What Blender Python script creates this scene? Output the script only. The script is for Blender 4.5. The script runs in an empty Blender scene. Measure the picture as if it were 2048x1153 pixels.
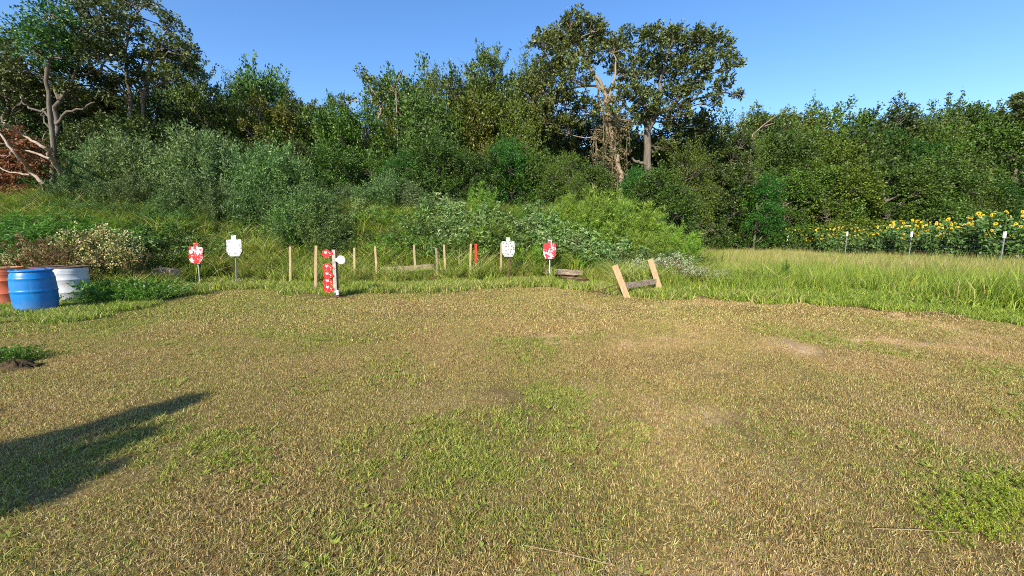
import bpy, math, random
import numpy as np
from mathutils import Vector
random.seed(7)
S = bpy.context.scene
COL = S.collection
PI = math.pi
# ------------------------------------------------------------------ camera, sky, sun, exposure
CAM_H, PITCH, FPX = 1.55, math.radians(7.3), 765.0
cam = bpy.data.cameras.new('camera'); camo = bpy.data.objects.new('camera', cam); COL.objects.link(camo)
cam.sensor_width = 36; cam.lens = FPX / 2048 * 36; cam.clip_start = 0.05; cam.clip_end = 1500
camo.location = (0, 0, CAM_H); camo.rotation_euler = (PI / 2 - PITCH, 0, 0)
S.camera = camo
SUN_EL = math.radians(32); SH = np.array([0.40, 0.917])          # direction the shadows run on the ground
SH = SH / np.linalg.norm(SH)
sd = Vector((-SH[0] * math.cos(SUN_EL), -SH[1] * math.cos(SUN_EL), math.sin(SUN_EL)))
sl = bpy.data.lights.new('sun', 'SUN'); sl.energy = 5.0; sl.angle = math.radians(0.55); sl.color = (1, 0.93, 0.77)
so = bpy.data.objects.new('sun', sl); COL.objects.link(so); so.rotation_euler = sd.to_track_quat('Z', 'Y').to_euler()
so.location = (-10, -20, 20)
W = bpy.data.worlds.new('World'); S.world = W; W.use_nodes = True
nt = W.node_tree; nt.nodes.clear()
sky = nt.nodes.new('ShaderNodeTexSky'); sky.sky_type = 'NISHITA'; sky.sun_disc = False
sky.sun_elevation = SUN_EL; sky.sun_rotation = math.atan2(sd.x, sd.y)
sky.air_density = 1.0; sky.dust_density = 0.35; sky.ozone_density = 2.0
hs = nt.nodes.new('ShaderNodeHueSaturation'); hs.inputs['Saturation'].default_value = 1.2; hs.inputs['Value'].default_value = 0.97
bg = nt.nodes.new('ShaderNodeBackground'); bg.inputs['Strength'].default_value = 0.15
wo = nt.nodes.new('ShaderNodeOutputWorld')
nt.links.new(sky.outputs[0], hs.inputs['Color']); tn = nt.nodes.new('ShaderNodeMix'); tn.data_type = 'RGBA'; tn.blend_type = 'MULTIPLY'; tn.inputs[0].default_value = 1; tn.inputs[7].default_value = (.93, .965, 1.07, 1)
nt.links.new(hs.outputs[0], tn.inputs[6]); nt.links.new(tn.outputs[2], bg.inputs[0]); nt.links.new(bg.outputs[0], wo.inputs[0])
S.view_settings.view_transform = 'Standard'; S.view_settings.look = 'None'
S.view_settings.exposure = 0.72; S.view_settings.gamma = 1; S.view_settings.use_curve_mapping = False
try:
    S.cycles.use_denoising = False; S.cycles.pixel_filter_type = 'BLACKMAN_HARRIS'; S.cycles.filter_width = 1.0; S.cycles.max_bounces = 6; S.cycles.diffuse_bounces = 3; S.cycles.transmission_bounces = 4; S.cycles.transparent_max_bounces = 4
except Exception: pass

# ------------------------------------------------------------------ pixel helpers (photo is 2048 x 1153)
cp, sp = math.cos(PITCH), math.sin(PITCH)
def ray(px, py):
    u = (px - 1024) / FPX; v = (576.5 - py) / FPX
    return np.array([u, cp + v * sp, -sp + v * cp])
def P(px, py, Y):
    r = ray(px, py); return np.array([0, 0, CAM_H]) + r * (Y / r[1])
def G(px, py, z=0.0):
    r = ray(px, py); return np.array([0, 0, CAM_H]) + r * ((z - CAM_H) / r[2])

# ------------------------------------------------------------------ noise and terrain
def vn(x, y, s, seed=0):
    x = np.asarray(x, float) / s + 1000.3 + seed * 17.7; y = np.asarray(y, float) / s + 1000.7 + seed * 9.1
    xi = np.floor(x).astype(np.int64); yi = np.floor(y).astype(np.int64); fx = x - xi; fy = y - yi
    fx = fx * fx * (3 - 2 * fx); fy = fy * fy * (3 - 2 * fy)
    def h(a, b):
        n = (a * 374761393 + b * 668265263 + seed * 1442695041) & 0xffffffff
        n = ((n ^ (n >> 13)) * 1274126177) & 0xffffffff
        return ((n ^ (n >> 16)) & 0xffff) / 65535.0
    return (h(xi, yi) * (1 - fx) + h(xi + 1, yi) * fx) * (1 - fy) + (h(xi, yi + 1) * (1 - fx) + h(xi + 1, yi + 1) * fx) * fy
def fbm(x, y, s, seed=0):
    return (vn(x, y, s, seed) + .5 * vn(x, y, s / 2.1, seed + 1) + .25 * vn(x, y, s / 4.3, seed + 2)) / 1.75
def sst(a, b, x):
    t = np.clip((np.asarray(x, float) - a) / (b - a), 0, 1); return t * t * (3 - 2 * t)
edge_px = [(-400, 700), (0, 662), (120, 655), (250, 634), (300, 612), (370, 600), (400, 583), (520, 578), (620, 593), (760, 590), (900, 585),
           (1000, 580), (1100, 573), (1180, 583), (1250, 601), (1400, 598), (1500, 608), (1600, 605), (1740, 616), (1850, 636), (2048, 662), (2500, 740)]
_e = [G(*p) for p in edge_px]; EU = np.array([p[0] / p[1] for p in _e]); EY = np.array([p[1] for p in _e])
def edge_dist(x, y):
    """metres beyond the mown edge (negative on the mown field)"""
    x = np.asarray(x, float); y = np.asarray(y, float); yy = np.maximum(y, 0.3)
    e = np.interp(x / yy, EU, EY) + (fbm(x, y, 1.3, 41) - .5) * .7 + (vn(x, y, .3, 43) - .5) * .25
    return np.where(y > 0.3, (yy - e), -5)
def foot(x): return np.interp(x, [-45, -20, -15, -11, -5, 2, 6, 10], [8.5, 10.2, 12.0, 13.4, 14.2, 14.8, 15.3, 17])
def hgt(x, y):
    x = np.asarray(x, float); y = np.asarray(y, float); f = foot(x) + (fbm(x, y, 3, 5) - .5) * .8
    h = 2.3 * sst(0, 4.6, y - f) - 1.3 * sst(7, 11, y - f)
    h = h * (1 - sst(5.0, 9.5, x)) * (1 - sst(60, 80, -x)) * (0.85 + .3 * fbm(x, y, 4, 9))
    near = 0.05 * (fbm(x, y, 3.2, 2) - .5) + 0.02 * (vn(x, y, .6, 3) - .5)
    e = edge_dist(x, y)
    return h + near + 0.03 * sst(-0.1, .3, e)
def zat(x, y): return float(hgt(np.array([x]), np.array([y]))[0])

# ------------------------------------------------------------------ mesh helpers
def tag(o, label=None, cat=None, group=None, kind=None):
    if label: o['label'] = label
    if cat: o['category'] = cat
    if group: o['group'] = group
    if kind: o['kind'] = kind
    return o
def link(name, me, mat=None, parent=None):
    o = bpy.data.objects.new(name, me); COL.objects.link(o)
    if mat is not None and me is not None:
        for m in (mat if isinstance(mat, (list, tuple)) else [mat]): me.materials.append(m)
    if parent: o.parent = parent
    return o
def empty(name, loc, rz=0):
    o = bpy.data.objects.new(name, None); COL.objects.link(o); o.location = tuple(float(c) for c in loc); o.rotation_euler = (0, 0, rz)
    o.empty_display_size = .2
    return o
def copy_tree(o, parent=None):
    c = o.copy(); COL.objects.link(c); c.parent = parent
    for ch in list(o.children): copy_tree(ch, c)
    return c
ALLCH = {}
def raw_mesh(name, V, nper, attrs=None, smooth=False):
    """V (F*nper,3): F separate polygons of nper corners"""
    V = np.ascontiguousarray(V, dtype=np.float32); n = len(V); F = n // nper
    me = bpy.data.meshes.new(name)
    me.vertices.add(n); me.vertices.foreach_set('co', V.ravel())
    me.loops.add(n); me.loops.foreach_set('vertex_index', np.arange(n, dtype=np.int32))
    me.polygons.add(F); me.polygons.foreach_set('loop_start', np.arange(F, dtype=np.int32) * nper)
    if smooth: me.polygons.foreach_set('use_smooth', np.ones(F, dtype=bool))
    for k, a in (attrs or {}).items():
        at = me.attributes.new(k, 'FLOAT', 'FACE'); at.data.foreach_set('value', np.ascontiguousarray(a, dtype=np.float32))
    me.update(calc_edges=True); return me
class MB:
    """collects boxes, tubes, lathes, prisms into one mesh"""
    def __init__(s): s.v = []; s.f = []; s.sm = []; s.mi = []
    def add(s, vs, fs, smooth=False, mi=0):
        b = len(s.v); s.v += [tuple(float(c) for c in v) for v in vs]
        s.f += [tuple(i + b for i in f) for f in fs]; s.sm += [smooth] * len(fs); s.mi += [mi] * len(fs)
    def box(s, c, d, M=None, mi=0, bev=0):
        x, y, z = d[0] / 2, d[1] / 2, d[2] / 2
        vs = [Vector((a * x, b * y, e * z)) for a in (-1, 1) for b in (-1, 1) for e in (-1, 1)]
        if M: vs = [M @ v for v in vs]
        vs = [v + Vector(c) for v in vs]
        s.add(vs, [(0, 1, 3, 2), (4, 6, 7, 5), (0, 4, 5, 1), (2, 3, 7, 6), (0, 2, 6, 4), (1, 5, 7, 3)], mi=mi)
    def beam(s, a, b, w, t, up=(0, 0, 1), mi=0, segs=1, jit=0.0):
        a = Vector(a); b = Vector(b); d = (b - a).normalized(); u = Vector(up); side = d.cross(u).normalized(); nn = side.cross(d)
        rings = []
        for i in range(segs + 1):
            c = a.lerp(b, i / segs) + Vector([random.uniform(-jit, jit) for _ in range(3)])
            rings.append([c + side * sx * w / 2 + nn * sy * t / 2 for sx, sy in ((-1, -1), (1, -1), (1, 1), (-1, 1))])
        vs = [v for r in rings for v in r]; fs = [(0, 3, 2, 1), tuple(4 * segs + k for k in range(4))]
        for i in range(segs):
            for k in range(4): fs.append((4 * i + k, 4 * i + (k + 1) % 4, 4 * i + 4 + (k + 1) % 4, 4 * i + 4 + k))
        s.add(vs, fs, mi=mi)
    def tube(s, pts, rad, n=6, mi=0, smooth=True, cap=True):
        pts = [Vector(p) for p in pts]; vs = []; fs = []
        if not hasattr(rad, '__len__'): rad = [rad] * len(pts)
        ref = Vector((0.31, 0.95, 0.1)).normalized()
        for i, p in enumerate(pts):
            d = (pts[min(i + 1, len(pts) - 1)] - pts[max(i - 1, 0)]).normalized()
            a = d.cross(ref)
            if a.length < .05: a = d.cross(Vector((1, 0, 0)))
            a.normalize(); b = d.cross(a)
            for k in range(n):
                t = 2 * PI * k / n; vs.append(p + (a * math.cos(t) + b * math.sin(t)) * rad[i])
        for i in range(len(pts) - 1):
            for k in range(n): fs.append((i * n + k, i * n + (k + 1) % n, (i + 1) * n + (k + 1) % n, (i + 1) * n + k))
        s.add(vs, fs, smooth, mi)
        if cap:
            s.add([vs[k] for k in range(n)], [tuple(range(n))[::-1]], False, mi)
            s.add([vs[(len(pts) - 1) * n + k] for k in range(n)], [tuple(range(n))], False, mi)
    def lathe(s, prof, n=48, mi=0, smooth=True):
        vs = []; fs = []
        for r, z in prof:
            for k in range(n): t = 2 * PI * k / n; vs.append((r * math.cos(t), r * math.sin(t), z))
        for i in range(len(prof) - 1):
            for k in range(n): fs.append((i * n + k, i * n + (k + 1) % n, (i + 1) * n + (k + 1) % n, (i + 1) * n + k))
        s.add(vs, fs, smooth, mi)
    def prism(s, outline, y0, y1, mi=0):
        """outline in (x,z), extruded along y"""
        n = len(outline)
        vs = [(x, y0, z) for x, z in outline] + [(x, y1, z) for x, z in outline]
        fs = [tuple(range(n)), tuple(range(2 * n - 1, n - 1, -1))] + [(i, i + n, (i + 1) % n + n, (i + 1) % n) for i in range(n)]
        s.add(vs, fs, mi=mi)
    def mesh(s, name):
        me = bpy.data.meshes.new(name); me.from_pydata(s.v, [], s.f)
        me.polygons.foreach_set('use_smooth', s.sm); me.polygons.foreach_set('material_index', s.mi); me.update(); return me
    def build(s, name, mat, parent=None): return link(name, s.mesh(name), mat, parent)

# ------------------------------------------------------------------ materials
def newmat(name):
    m = bpy.data.materials.new(name); m.use_nodes = True; n = m.node_tree; n.nodes.clear(); return m, n
def ramp(n, fac, stops, interp='LINEAR'):
    r = n.nodes.new('ShaderNodeValToRGB'); r.color_ramp.interpolation = interp
    e = r.color_ramp.elements
    while len(e) > 1: e.remove(e[-1])
    e[0].position = stops[0][0]; e[0].color = (*stops[0][1], 1)
    for p, c in stops[1:]: x = e.new(p); x.color = (*c, 1)
    n.links.new(fac, r.inputs[0]); return r.outputs[0]
def attr(n, name, typ='GEOMETRY'):
    a = n.nodes.new('ShaderNodeAttribute'); a.attribute_name = name; a.attribute_type = typ; return a
def mix(n, a, b, f, mode='MIX'):
    m = n.nodes.new('ShaderNodeMix'); m.data_type = 'RGBA'; m.blend_type = mode
    for s, v in ((m.inputs[6], a), (m.inputs[7], b), (m.inputs[0], f)):
        if isinstance(v, bpy.types.NodeSocket): n.links.new(v, s)
        elif isinstance(v, tuple): s.default_value = (*v, 1) if len(v) == 3 else v
        else: s.default_value = v
    return m.outputs[2]
def math_(n, op, a, b=0.0, c=None):
    m = n.nodes.new('ShaderNodeMath'); m.operation = op
    for i, v in enumerate((a, b) if c is None else (a, b, c)):
        if isinstance(v, bpy.types.NodeSocket): n.links.new(v, m.inputs[i])
        else: m.inputs[i].default_value = v
    return m.outputs[0]
def noise(n, scale, detail=4, coord=None, rough=.6, vec=None):
    t = n.nodes.new('ShaderNodeTexNoise'); t.inputs['Scale'].default_value = scale; t.inputs['Detail'].default_value = detail; t.inputs['Roughness'].default_value = rough
    if coord is not None: n.links.new(coord, t.inputs['Vector'])
    return t.outputs['Fac']
def coord(n, kind='Object'):
    return n.nodes.new('ShaderNodeTexCoord').outputs[kind]
def wpos(n): return n.nodes.new('ShaderNodeNewGeometry').outputs['Position']
def princ(n, col, rough=.7, spec=.3, metal=0, bump=None, bstr=.3, bdist=.01):
    p = n.nodes.new('ShaderNodeBsdfPrincipled')
    for k, v in (('Base Color', col), ('Roughness', rough), ('Metallic', metal), ('Specular IOR Level', spec)):
        if isinstance(v, bpy.types.NodeSocket): n.links.new(v, p.inputs[k])
        else: p.inputs[k].default_value = (*v, 1) if isinstance(v, tuple) else v
    if bump is not None:
        b = n.nodes.new('ShaderNodeBump'); b.inputs['Strength'].default_value = bstr; b.inputs['Distance'].default_value = bdist
        n.links.new(bump, b.inputs['Height']); n.links.new(b.outputs[0], p.inputs['Normal'])
    return p.outputs[0]
def out(n, sh): o = n.nodes.new('ShaderNodeOutputMaterial'); n.links.new(sh, o.inputs[0])
def leafmat(name, stops, trans=.22, rough=.45, spec=.35, wvar=.35):
    """colour picked per leaf from a ramp, tinted by the plant's own object colour"""
    m, n = newmat(name); a = attr(n, 'r'); tw = attr(n, 'c')
    f = math_(n, 'ADD', math_(n, 'MULTIPLY', a.outputs['Fac'], .62), math_(n, 'MULTIPLY', tw.outputs['Fac'], .38))
    c = ramp(n, f, stops)
    oi = n.nodes.new('ShaderNodeObjectInfo')
    c = mix(n, c, oi.outputs['Color'], 1.0, 'MULTIPLY')
    s1 = princ(n, c, rough, spec)
    t = n.nodes.new('ShaderNodeBsdfTranslucent'); n.links.new(mix(n, c, (1.0, 1.15, .45), 1.0, 'MULTIPLY'), t.inputs[0])
    mx = n.nodes.new('ShaderNodeMixShader'); mx.inputs[0].default_value = trans
    n.links.new(s1, mx.inputs[1]); n.links.new(t.outputs[0], mx.inputs[2]); out(n, mx.outputs[0]); return m
def barkmat(name, c1, c2, scale=6):
    m, n = newmat(name); co = coord(n)
    mp = n.nodes.new('ShaderNodeMapping'); mp.inputs['Scale'].default_value = (1, 1, .25); n.links.new(co, mp.inputs[0])
    f = noise(n, scale, 6, mp.outputs[0], .7); c = ramp(n, f, [(.3, c1), (.7, c2)])
    out(n, princ(n, c, .9, .15, 0, f, .8, .05)); return m

M = {}
M['oak'] = leafmat('oak_leaves', [(0, (.036, .052, .012)), (.45, (.078, .105, .025)), (.8, (.135, .165, .040)), (1, (.22, .24, .08))], .16, .45, .35)
M['elm'] = leafmat('elm_leaves', [(0, (.042, .060, .010)), (.5, (.085, .115, .018)), (.85, (.15, .18, .028)), (1, (.25, .26, .05))], .15)
M['bright'] = leafmat('bright_leaves', [(0, (.022, .060, .014)), (.5, (.045, .120, .020)), (1, (.10, .22, .035))], .28)
M['vine'] = leafmat('vine_leaves', [(0, (.030, .052, .010)), (.5, (.062, .105, .018)), (.85, (.115, .17, .028)), (1, (.20, .25, .05))], .13, .5, .3)
M['rag'] = leafmat('ragweed_leaves', [(0, (.044, .080, .022)), (.5, (.094, .156, .046)), (1, (.20, .28, .09))], .2, .5, .35)
M['lime'] = leafmat('feathery_leaves', [(0, (.07, .15, .018)), (.5, (.13, .25, .030)), (1, (.24, .36, .06))], .3)
M['pig'] = leafmat('pale_weed_leaves', [(0, (.10, .18, .05)), (.5, (.18, .28, .085)), (1, (.33, .42, .18))], .25)
M['white'] = leafmat('white_bracts', [(0, (.26, .26, .14)), (.5, (.42, .42, .26)), (1, (.58, .58, .42))], .2)
M['dryleaf'] = leafmat('dead_leaves', [(0, (.09, .032, .016)), (.5, (.19, .070, .034)), (1, (.34, .16, .085))], .2, .6, .2)
M['dryvine'] = leafmat('dry_vine', [(0, (.06, .065, .025)), (.5, (.15, .125, .06)), (1, (.30, .24, .13))], .15, .7, .1)
M['sunleaf'] = leafmat('sunflower_leaves', [(0, (.045, .095, .020)), (.5, (.085, .17, .036)), (1, (.17, .28, .07))], .25)
M['bark'] = barkmat('grey_bark', (.07, .055, .042), (.22, .185, .145))
M['barkpale'] = barkmat('pale_bark', (.17, .12, .075), (.38, .29, .19), 5)
M['barkred'] = barkmat('brown_bark', (.20, .10, .05), (.42, .24, .13), 5)
M['dead'] = barkmat('dead_wood', (.17, .12, .085), (.40, .32, .24), 4)
M['stem'] = barkmat('green_stem', (.08, .12, .03), (.18, .22, .08), 8)

def grassmat(name, green, dry, trans=.25):
    m, n = newmat(name); a = attr(n, 'r'); d = attr(n, 'dry', 'INSTANCER'); s = attr(n, 's')
    isdry = math_(n, 'LESS_THAN', s.outputs['Fac'], d.outputs['Fac'])
    c = mix(n, ramp(n, a.outputs['Fac'], green), ramp(n, a.outputs['Fac'], dry), isdry)
    s1 = princ(n, c, .6, .25)
    t = n.nodes.new('ShaderNodeBsdfTranslucent'); n.links.new(c, t.inputs[0])
    mx = n.nodes.new('ShaderNodeMixShader'); mx.inputs[0].default_value = trans
    n.links.new(s1, mx.inputs[1]); n.links.new(t.outputs[0], mx.inputs[2]); out(n, mx.outputs[0]); return m
M['mown'] = grassmat('mown_grass', [(0, (.09, .115, .018)), (.5, (.25, .29, .045)), (1, (.48, .49, .11))],
                     [(0, (.11, .055, .020)), (.35, (.32, .195, .070)), (.7, (.56, .41, .155)), (1, (.76, .62, .30))])
M['tall'] = grassmat('tall_grass', [(0, (.07, .12, .014)), (.5, (.21, .31, .032)), (1, (.46, .52, .08))],
                     [(0, (.28, .22, .07)), (.5, (.46, .38, .14)), (1, (.66, .56, .28))], .35)

def groundmat(name, berm=False):
    m, n = newmat(name); wp = wpos(n)
    n1 = noise(n, 9, 6, wp, .7); n2 = noise(n, 60, 4, wp, .7); n3 = noise(n, 1.1, 4, wp)
    soil = ramp(n, n1, [(.25, (.52, .32, .17)), (.5, (.72, .48, .28)), (.75, (.82, .60, .38))]) if not berm else \
        ramp(n, n1, [(.25, (.16, .06, .03)), (.55, (.30, .13, .06)), (.8, (.42, .22, .11))])
    g = ramp(n, n2, [(.3, (.06, .045, .016)), (.55, (.17, .125, .048)), (.8, (.34, .26, .11))])
    b = attr(n, 'bare')
    f = math_(n, 'SUBTRACT', math_(n, 'ADD', b.outputs['Fac'], math_(n, 'MULTIPLY', n2, .5)), .25)
    c = mix(n, g, soil, f); 
    h = math_(n, 'ADD', n1, n2)
    out(n, princ(n, c, .95, .05, 0, h, .5, .012)); return m
M['ground'] = groundmat('field_ground'); M['berm'] = groundmat('berm_soil', True)

def plain(name, c1, c2, scale=8, rough=.6, spec=.4, metal=0, bstr=.2, kind='Object', stretch=(1, 1, 1), bd=.004):
    m, n = newmat(name); co = coord(n, kind); mp = n.nodes.new('ShaderNodeMapping'); mp.inputs['Scale'].default_value = stretch; n.links.new(co, mp.inputs[0])
    f = noise(n, scale, 6, mp.outputs[0], .65); c = ramp(n, f, [(.3, c1), (.7, c2)])
    out(n, princ(n, c, rough, spec, metal, f, bstr, bd)); return m
M['clod'] = plain('dark_turf', (.025, .018, .010), (.12, .085, .045), 18, .95, .1, 0, 1, bd=.03)
M['wood'] = plain('raw_board', (.30, .19, .10), (.50, .35, .20), 9, .75, .2, 0, .4, stretch=(4, 4, .6))
M['stake'] = plain('stake_wood', (.26, .18, .10), (.46, .35, .21), 14, .8, .2, 0, .4, stretch=(4, 4, .6))
M['orange'] = plain('orange_paint', (.38, .03, .012), (.62, .08, .025), 20, .5)
M['fadedorange'] = plain('faded_orange_paint', (.36, .12, .05), (.48, .30, .17), 16, .8)
M['oldwood'] = plain('weathered_wood', (.15, .10, .07), (.42, .33, .25), 7, .9, .1, 0, .9, stretch=(.4, 3, 3), bd=.02)
M['darkwood'] = plain('dark_wood', (.05, .038, .03), (.16, .12, .095), 10, .85, .15, 0, .5)
M['rust'] = plain('rusty_steel', (.06, .035, .025), (.20, .11, .07), 25, .8, .3, .3)
M['steel'] = plain('galvanised_steel', (.35, .36, .36), (.58, .58, .56), 18, .45, .5, .55)
M['pole'] = plain('pole_steel', (.22, .19, .16), (.46, .43, .39), 14, .6, .4, .2)
M['whitep'] = plain('white_paint', (.62, .62, .60), (.85, .85, .82), 30, .5)
M['postgreen'] = plain('post_paint', (.10, .11, .09), (.30, .30, .27), 15, .7)
M['wire'] = plain('fence_wire', (.25, .24, .22), (.5, .5, .48), 10, .5, .5, .6)
def speckled(name, base, worn, wornamt, specks=.28, dotscale=26, patchscale=4, seed=0.0):
    """paint with chipped-off patches and grey lead splashes"""
    m, n = newmat(name); co = coord(n); mp = n.nodes.new('ShaderNodeMapping'); mp.inputs['Location'].default_value = (seed, seed * .7, seed * 1.3); n.links.new(co, mp.inputs[0])
    v = n.nodes.new('ShaderNodeTexVoronoi'); v.inputs['Scale'].default_value = dotscale; v.inputs['Randomness'].default_value = 1; n.links.new(mp.outputs[0], v.inputs['Vector'])
    f2 = noise(n, 55, 3, mp.outputs[0])
    dots = math_(n, 'LESS_THAN', math_(n, 'ADD', v.outputs['Distance'], math_(n, 'MULTIPLY', f2, .25)), specks)
    pn = noise(n, patchscale, 3, mp.outputs[0], .75)
    pf = math_(n, 'GREATER_THAN', pn, 1 - wornamt)
    c = mix(n, base, worn, pf); c = mix(n, c, (.13, .13, .15), math_(n, 'MULTIPLY', dots, .85))
    out(n, princ(n, c, .55, .35, 0, dots, .5, .002)); return m
M['tw'] = speckled('white_target_paint', (.46, .46, .47), (.42, .42, .44), .45, .42, 11)
M['tw2'] = speckled('white_target_chipped', (.45, .44, .42), (.50, .26, .18), .34, .44, 13, 3, 3.1)
M['tr'] = speckled('red_target_paint', (.78, .012, .010), (.78, .46, .48), .48, .32, 10, 7, 1.7)
M['tr2'] = speckled('red_target_worn', (.74, .015, .02), (.78, .48, .50), .47, .36, 11, 6, 5.3)
M['paddle'] = speckled('red_paddle_paint', (.80, .010, .008), (.82, .55, .52), .40, .12, 24, 9, 2.2)
M['padw'] = speckled('white_paddle_paint', (.50, .50, .50), (.46, .46, .46), .4, .14, 22)
def drummat(name, base, dark, rust=0.0, rough=.4, spec=.5):
    m, n = newmat(name); co = coord(n); f = noise(n, 5, 6, co, .7); g = noise(n, 30, 4, co, .7)
    c = ramp(n, f, [(.3, dark), (.7, base)])
    if rust > 0:
        z = n.nodes.new('ShaderNodeSeparateXYZ'); n.links.new(co, z.inputs[0])
        top = math_(n, 'MULTIPLY', math_(n, 'GREATER_THAN', z.outputs[2], .845), .30)
        bot = math_(n, 'MULTIPLY', math_(n, 'LESS_THAN', z.outputs[2], .06), .22)
        f2 = math_(n, 'GREATER_THAN', math_(n, 'ADD', math_(n, 'ADD', g, top), bot), 1 - rust)
        c = mix(n, c, (.34, .16, .07), f2)
    z2 = n.nodes.new('ShaderNodeSeparateXYZ'); n.links.new(co, z2.inputs[0])
    low = math_(n, 'MULTIPLY', math_(n, 'MAXIMUM', math_(n, 'SUBTRACT', .30, z2.outputs[2]), 0.0), 2.2)
    ms = n.nodes.new('ShaderNodeMapping'); ms.inputs['Scale'].default_value = (1, 1, .12); n.links.new(co, ms.inputs[0]); stk = noise(n, 22, 3, ms.outputs[0], .7)
    dust = math_(n, 'MULTIPLY', math_(n, 'ADD', low, math_(n, 'MULTIPLY', math_(n, 'MAXIMUM', math_(n, 'SUBTRACT', stk, .55), 0.0), 1.6)), g)
    c = mix(n, c, (.30, .25, .18), dust)
    out(n, princ(n, c, rough, spec, 0, g, .08, .004)); return m
M['blue'] = drummat('blue_plastic', (.003, .20, .55), (.006, .13, .40), 0, .38, .45)
M['drumwhite'] = drummat('white_drum_paint', (.50, .52, .55), (.36, .38, .41), .37)
M['drumred'] = drummat('orange_red_drum_paint', (.66, .15, .065), (.50, .10, .045), .32, .5)
M['drumrust'] = drummat('rust_red_drum_paint', (.34, .05, .03), (.22, .035, .02), .40, .6)
m, n = newmat('sunflower_head')
a = attr(n, 'r'); c = ramp(n, a.outputs['Fac'], [(0, (.055, .022, .01)), (.18, (.10, .05, .012)), (.2, (.80, .42, .010)), (.6, (.88, .56, .02)), (1, (.92, .68, .06))], 'LINEAR')
s1 = princ(n, c, .6, .2); t = n.nodes.new('ShaderNodeBsdfTranslucent'); n.links.new(c, t.inputs[0]); mx = n.nodes.new('ShaderNodeMixShader'); mx.inputs[0].default_value = .25
n.links.new(s1, mx.inputs[1]); n.links.new(t.outputs[0], mx.inputs[2]); out(n, mx.outputs[0]); M['sunhead'] = m

# ------------------------------------------------------------------ ground and berm
def axis(a0, a, b, b1, d):
    fine = np.arange(a, b + 1e-6, d); lo = a - np.cumsum(d * 1.35 ** np.arange(1, 40)); hi = b + np.cumsum(d * 1.35 ** np.arange(1, 40))
    lo = lo[lo > a0][::-1]; hi = hi[hi < b1]; return np.concatenate([[a0], lo, fine, hi, [b1]])
xs = axis(-500, -34, 34, 500, .24); ys = axis(-500, -2, 26, 500, .24)
X, Y = np.meshgrid(xs, ys); Z = hgt(X, Y); nx = len(xs); ny = len(ys)
track = np.exp(-((X - (2.6 + .42 * Y)) / .45) ** 2) + np.exp(-((X - (.5 + .30 * Y)) / .5) ** 2)
def bareness(x, y):
    b = sst(.52, .70, fbm(x, y, 1.1, 21)) * (.45 + .9 * sst(.35, .7, fbm(x, y, 6, 22)))
    tr = np.exp(-((x - (1.6 - .40 * (y - 2) + .02 * (y - 2) ** 2)) / .42) ** 2) * .45 * sst(11, 5, y) * (.9 * sst(.35, .75, vn(x, y, .5, 8))) + np.exp(-((x - (3.6 - .40 * (y - 2) + .02 * (y - 2) ** 2)) / .5) ** 2) * .5 * sst(11, 5, y) * sst(.35, .75, vn(x, y, .6, 18))
    return np.clip((b * .8 * sst(-2.0, .8, x) + tr) * (.45 + .8 * sst(.35, .6, vn(x, y, .2, 24) * .6 + vn(x, y, .45, 25) * .4)), 0, 1)
def greenness(x, y):
    g = fbm(x, y, 2.6, 31); g2 = vn(x, y, .7, 33)
    base = .37 + .40 * (g - .5) + .62 * (g2 - .5) + .6 * (vn(x, y, .28, 35) - .5)
    u_ = x * .92 + y * .40; w_ = -x * .40 + y * .92; base = base + .38 * (vn(u_ / .45, w_ / 6, 1.0, 37) - .5) + .22 * (vn(u_ / .16, w_ / 4, 1.0, 38) - .5)
    left = .22 * sst(-4, -9, x - .2 * y) ; front = .12 * sst(4.2, 1.8, y) * sst(-6, 0, x + .5)
    rightc = .5 * np.exp(-(((x - 3.6) / .5) ** 2 + ((y - 2.3) / .4) ** 2))
    return np.clip(base + left + front + rightc - .35 * bareness(x, y), 0.02, 1)
bare = bareness(X, Y); E = edge_dist(X, Y)
bermmask = ((Y - foot(X)) > -0.2) & (X < 10) & (Y < 60) & (X > -80)
bare = np.where(E > -.3, 0, bare); bare = np.where(bermmask, sst(.40, .62, fbm(X, Y, 2.2, 55)), bare)
idx = np.arange(nx * ny).reshape(ny, nx)
q = np.stack([idx[:-1, :-1], idx[:-1, 1:], idx[1:, 1:], idx[1:, :-1]], -1).reshape(-1, 4)
bm_ = bermmask[:-1, :-1].reshape(-1)
def sheet(name, quads, mat, label, cat):
    used, inv = np.unique(quads.ravel(), return_inverse=True); V = np.stack([X.ravel()[used], Y.ravel()[used], Z.ravel()[used]], -1).astype(np.float32)
    me = bpy.data.meshes.new(name); me.vertices.add(len(V)); me.vertices.foreach_set('co', V.ravel())
    me.loops.add(len(inv)); me.loops.foreach_set('vertex_index', inv.astype(np.int32)); me.polygons.add(len(quads))
    me.polygons.foreach_set('loop_start', np.arange(len(quads), dtype=np.int32) * 4); me.polygons.foreach_set('use_smooth', np.ones(len(quads), dtype=bool))
    at = me.attributes.new('bare', 'FLOAT', 'POINT'); at.data.foreach_set('value', bare.ravel()[used].astype(np.float32))
    me.update(calc_edges=True); o = link(name, me, mat); tag(o, label, cat, kind='structure'); return o
sheet('ground', q[~bm_], M['ground'], 'flat sandy ground under the mown field and the meadow', 'ground')
sheet('berm', q[bm_], M['berm'], 'long reddish earth berm overgrown with weeds behind the targets', 'berm')

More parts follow.
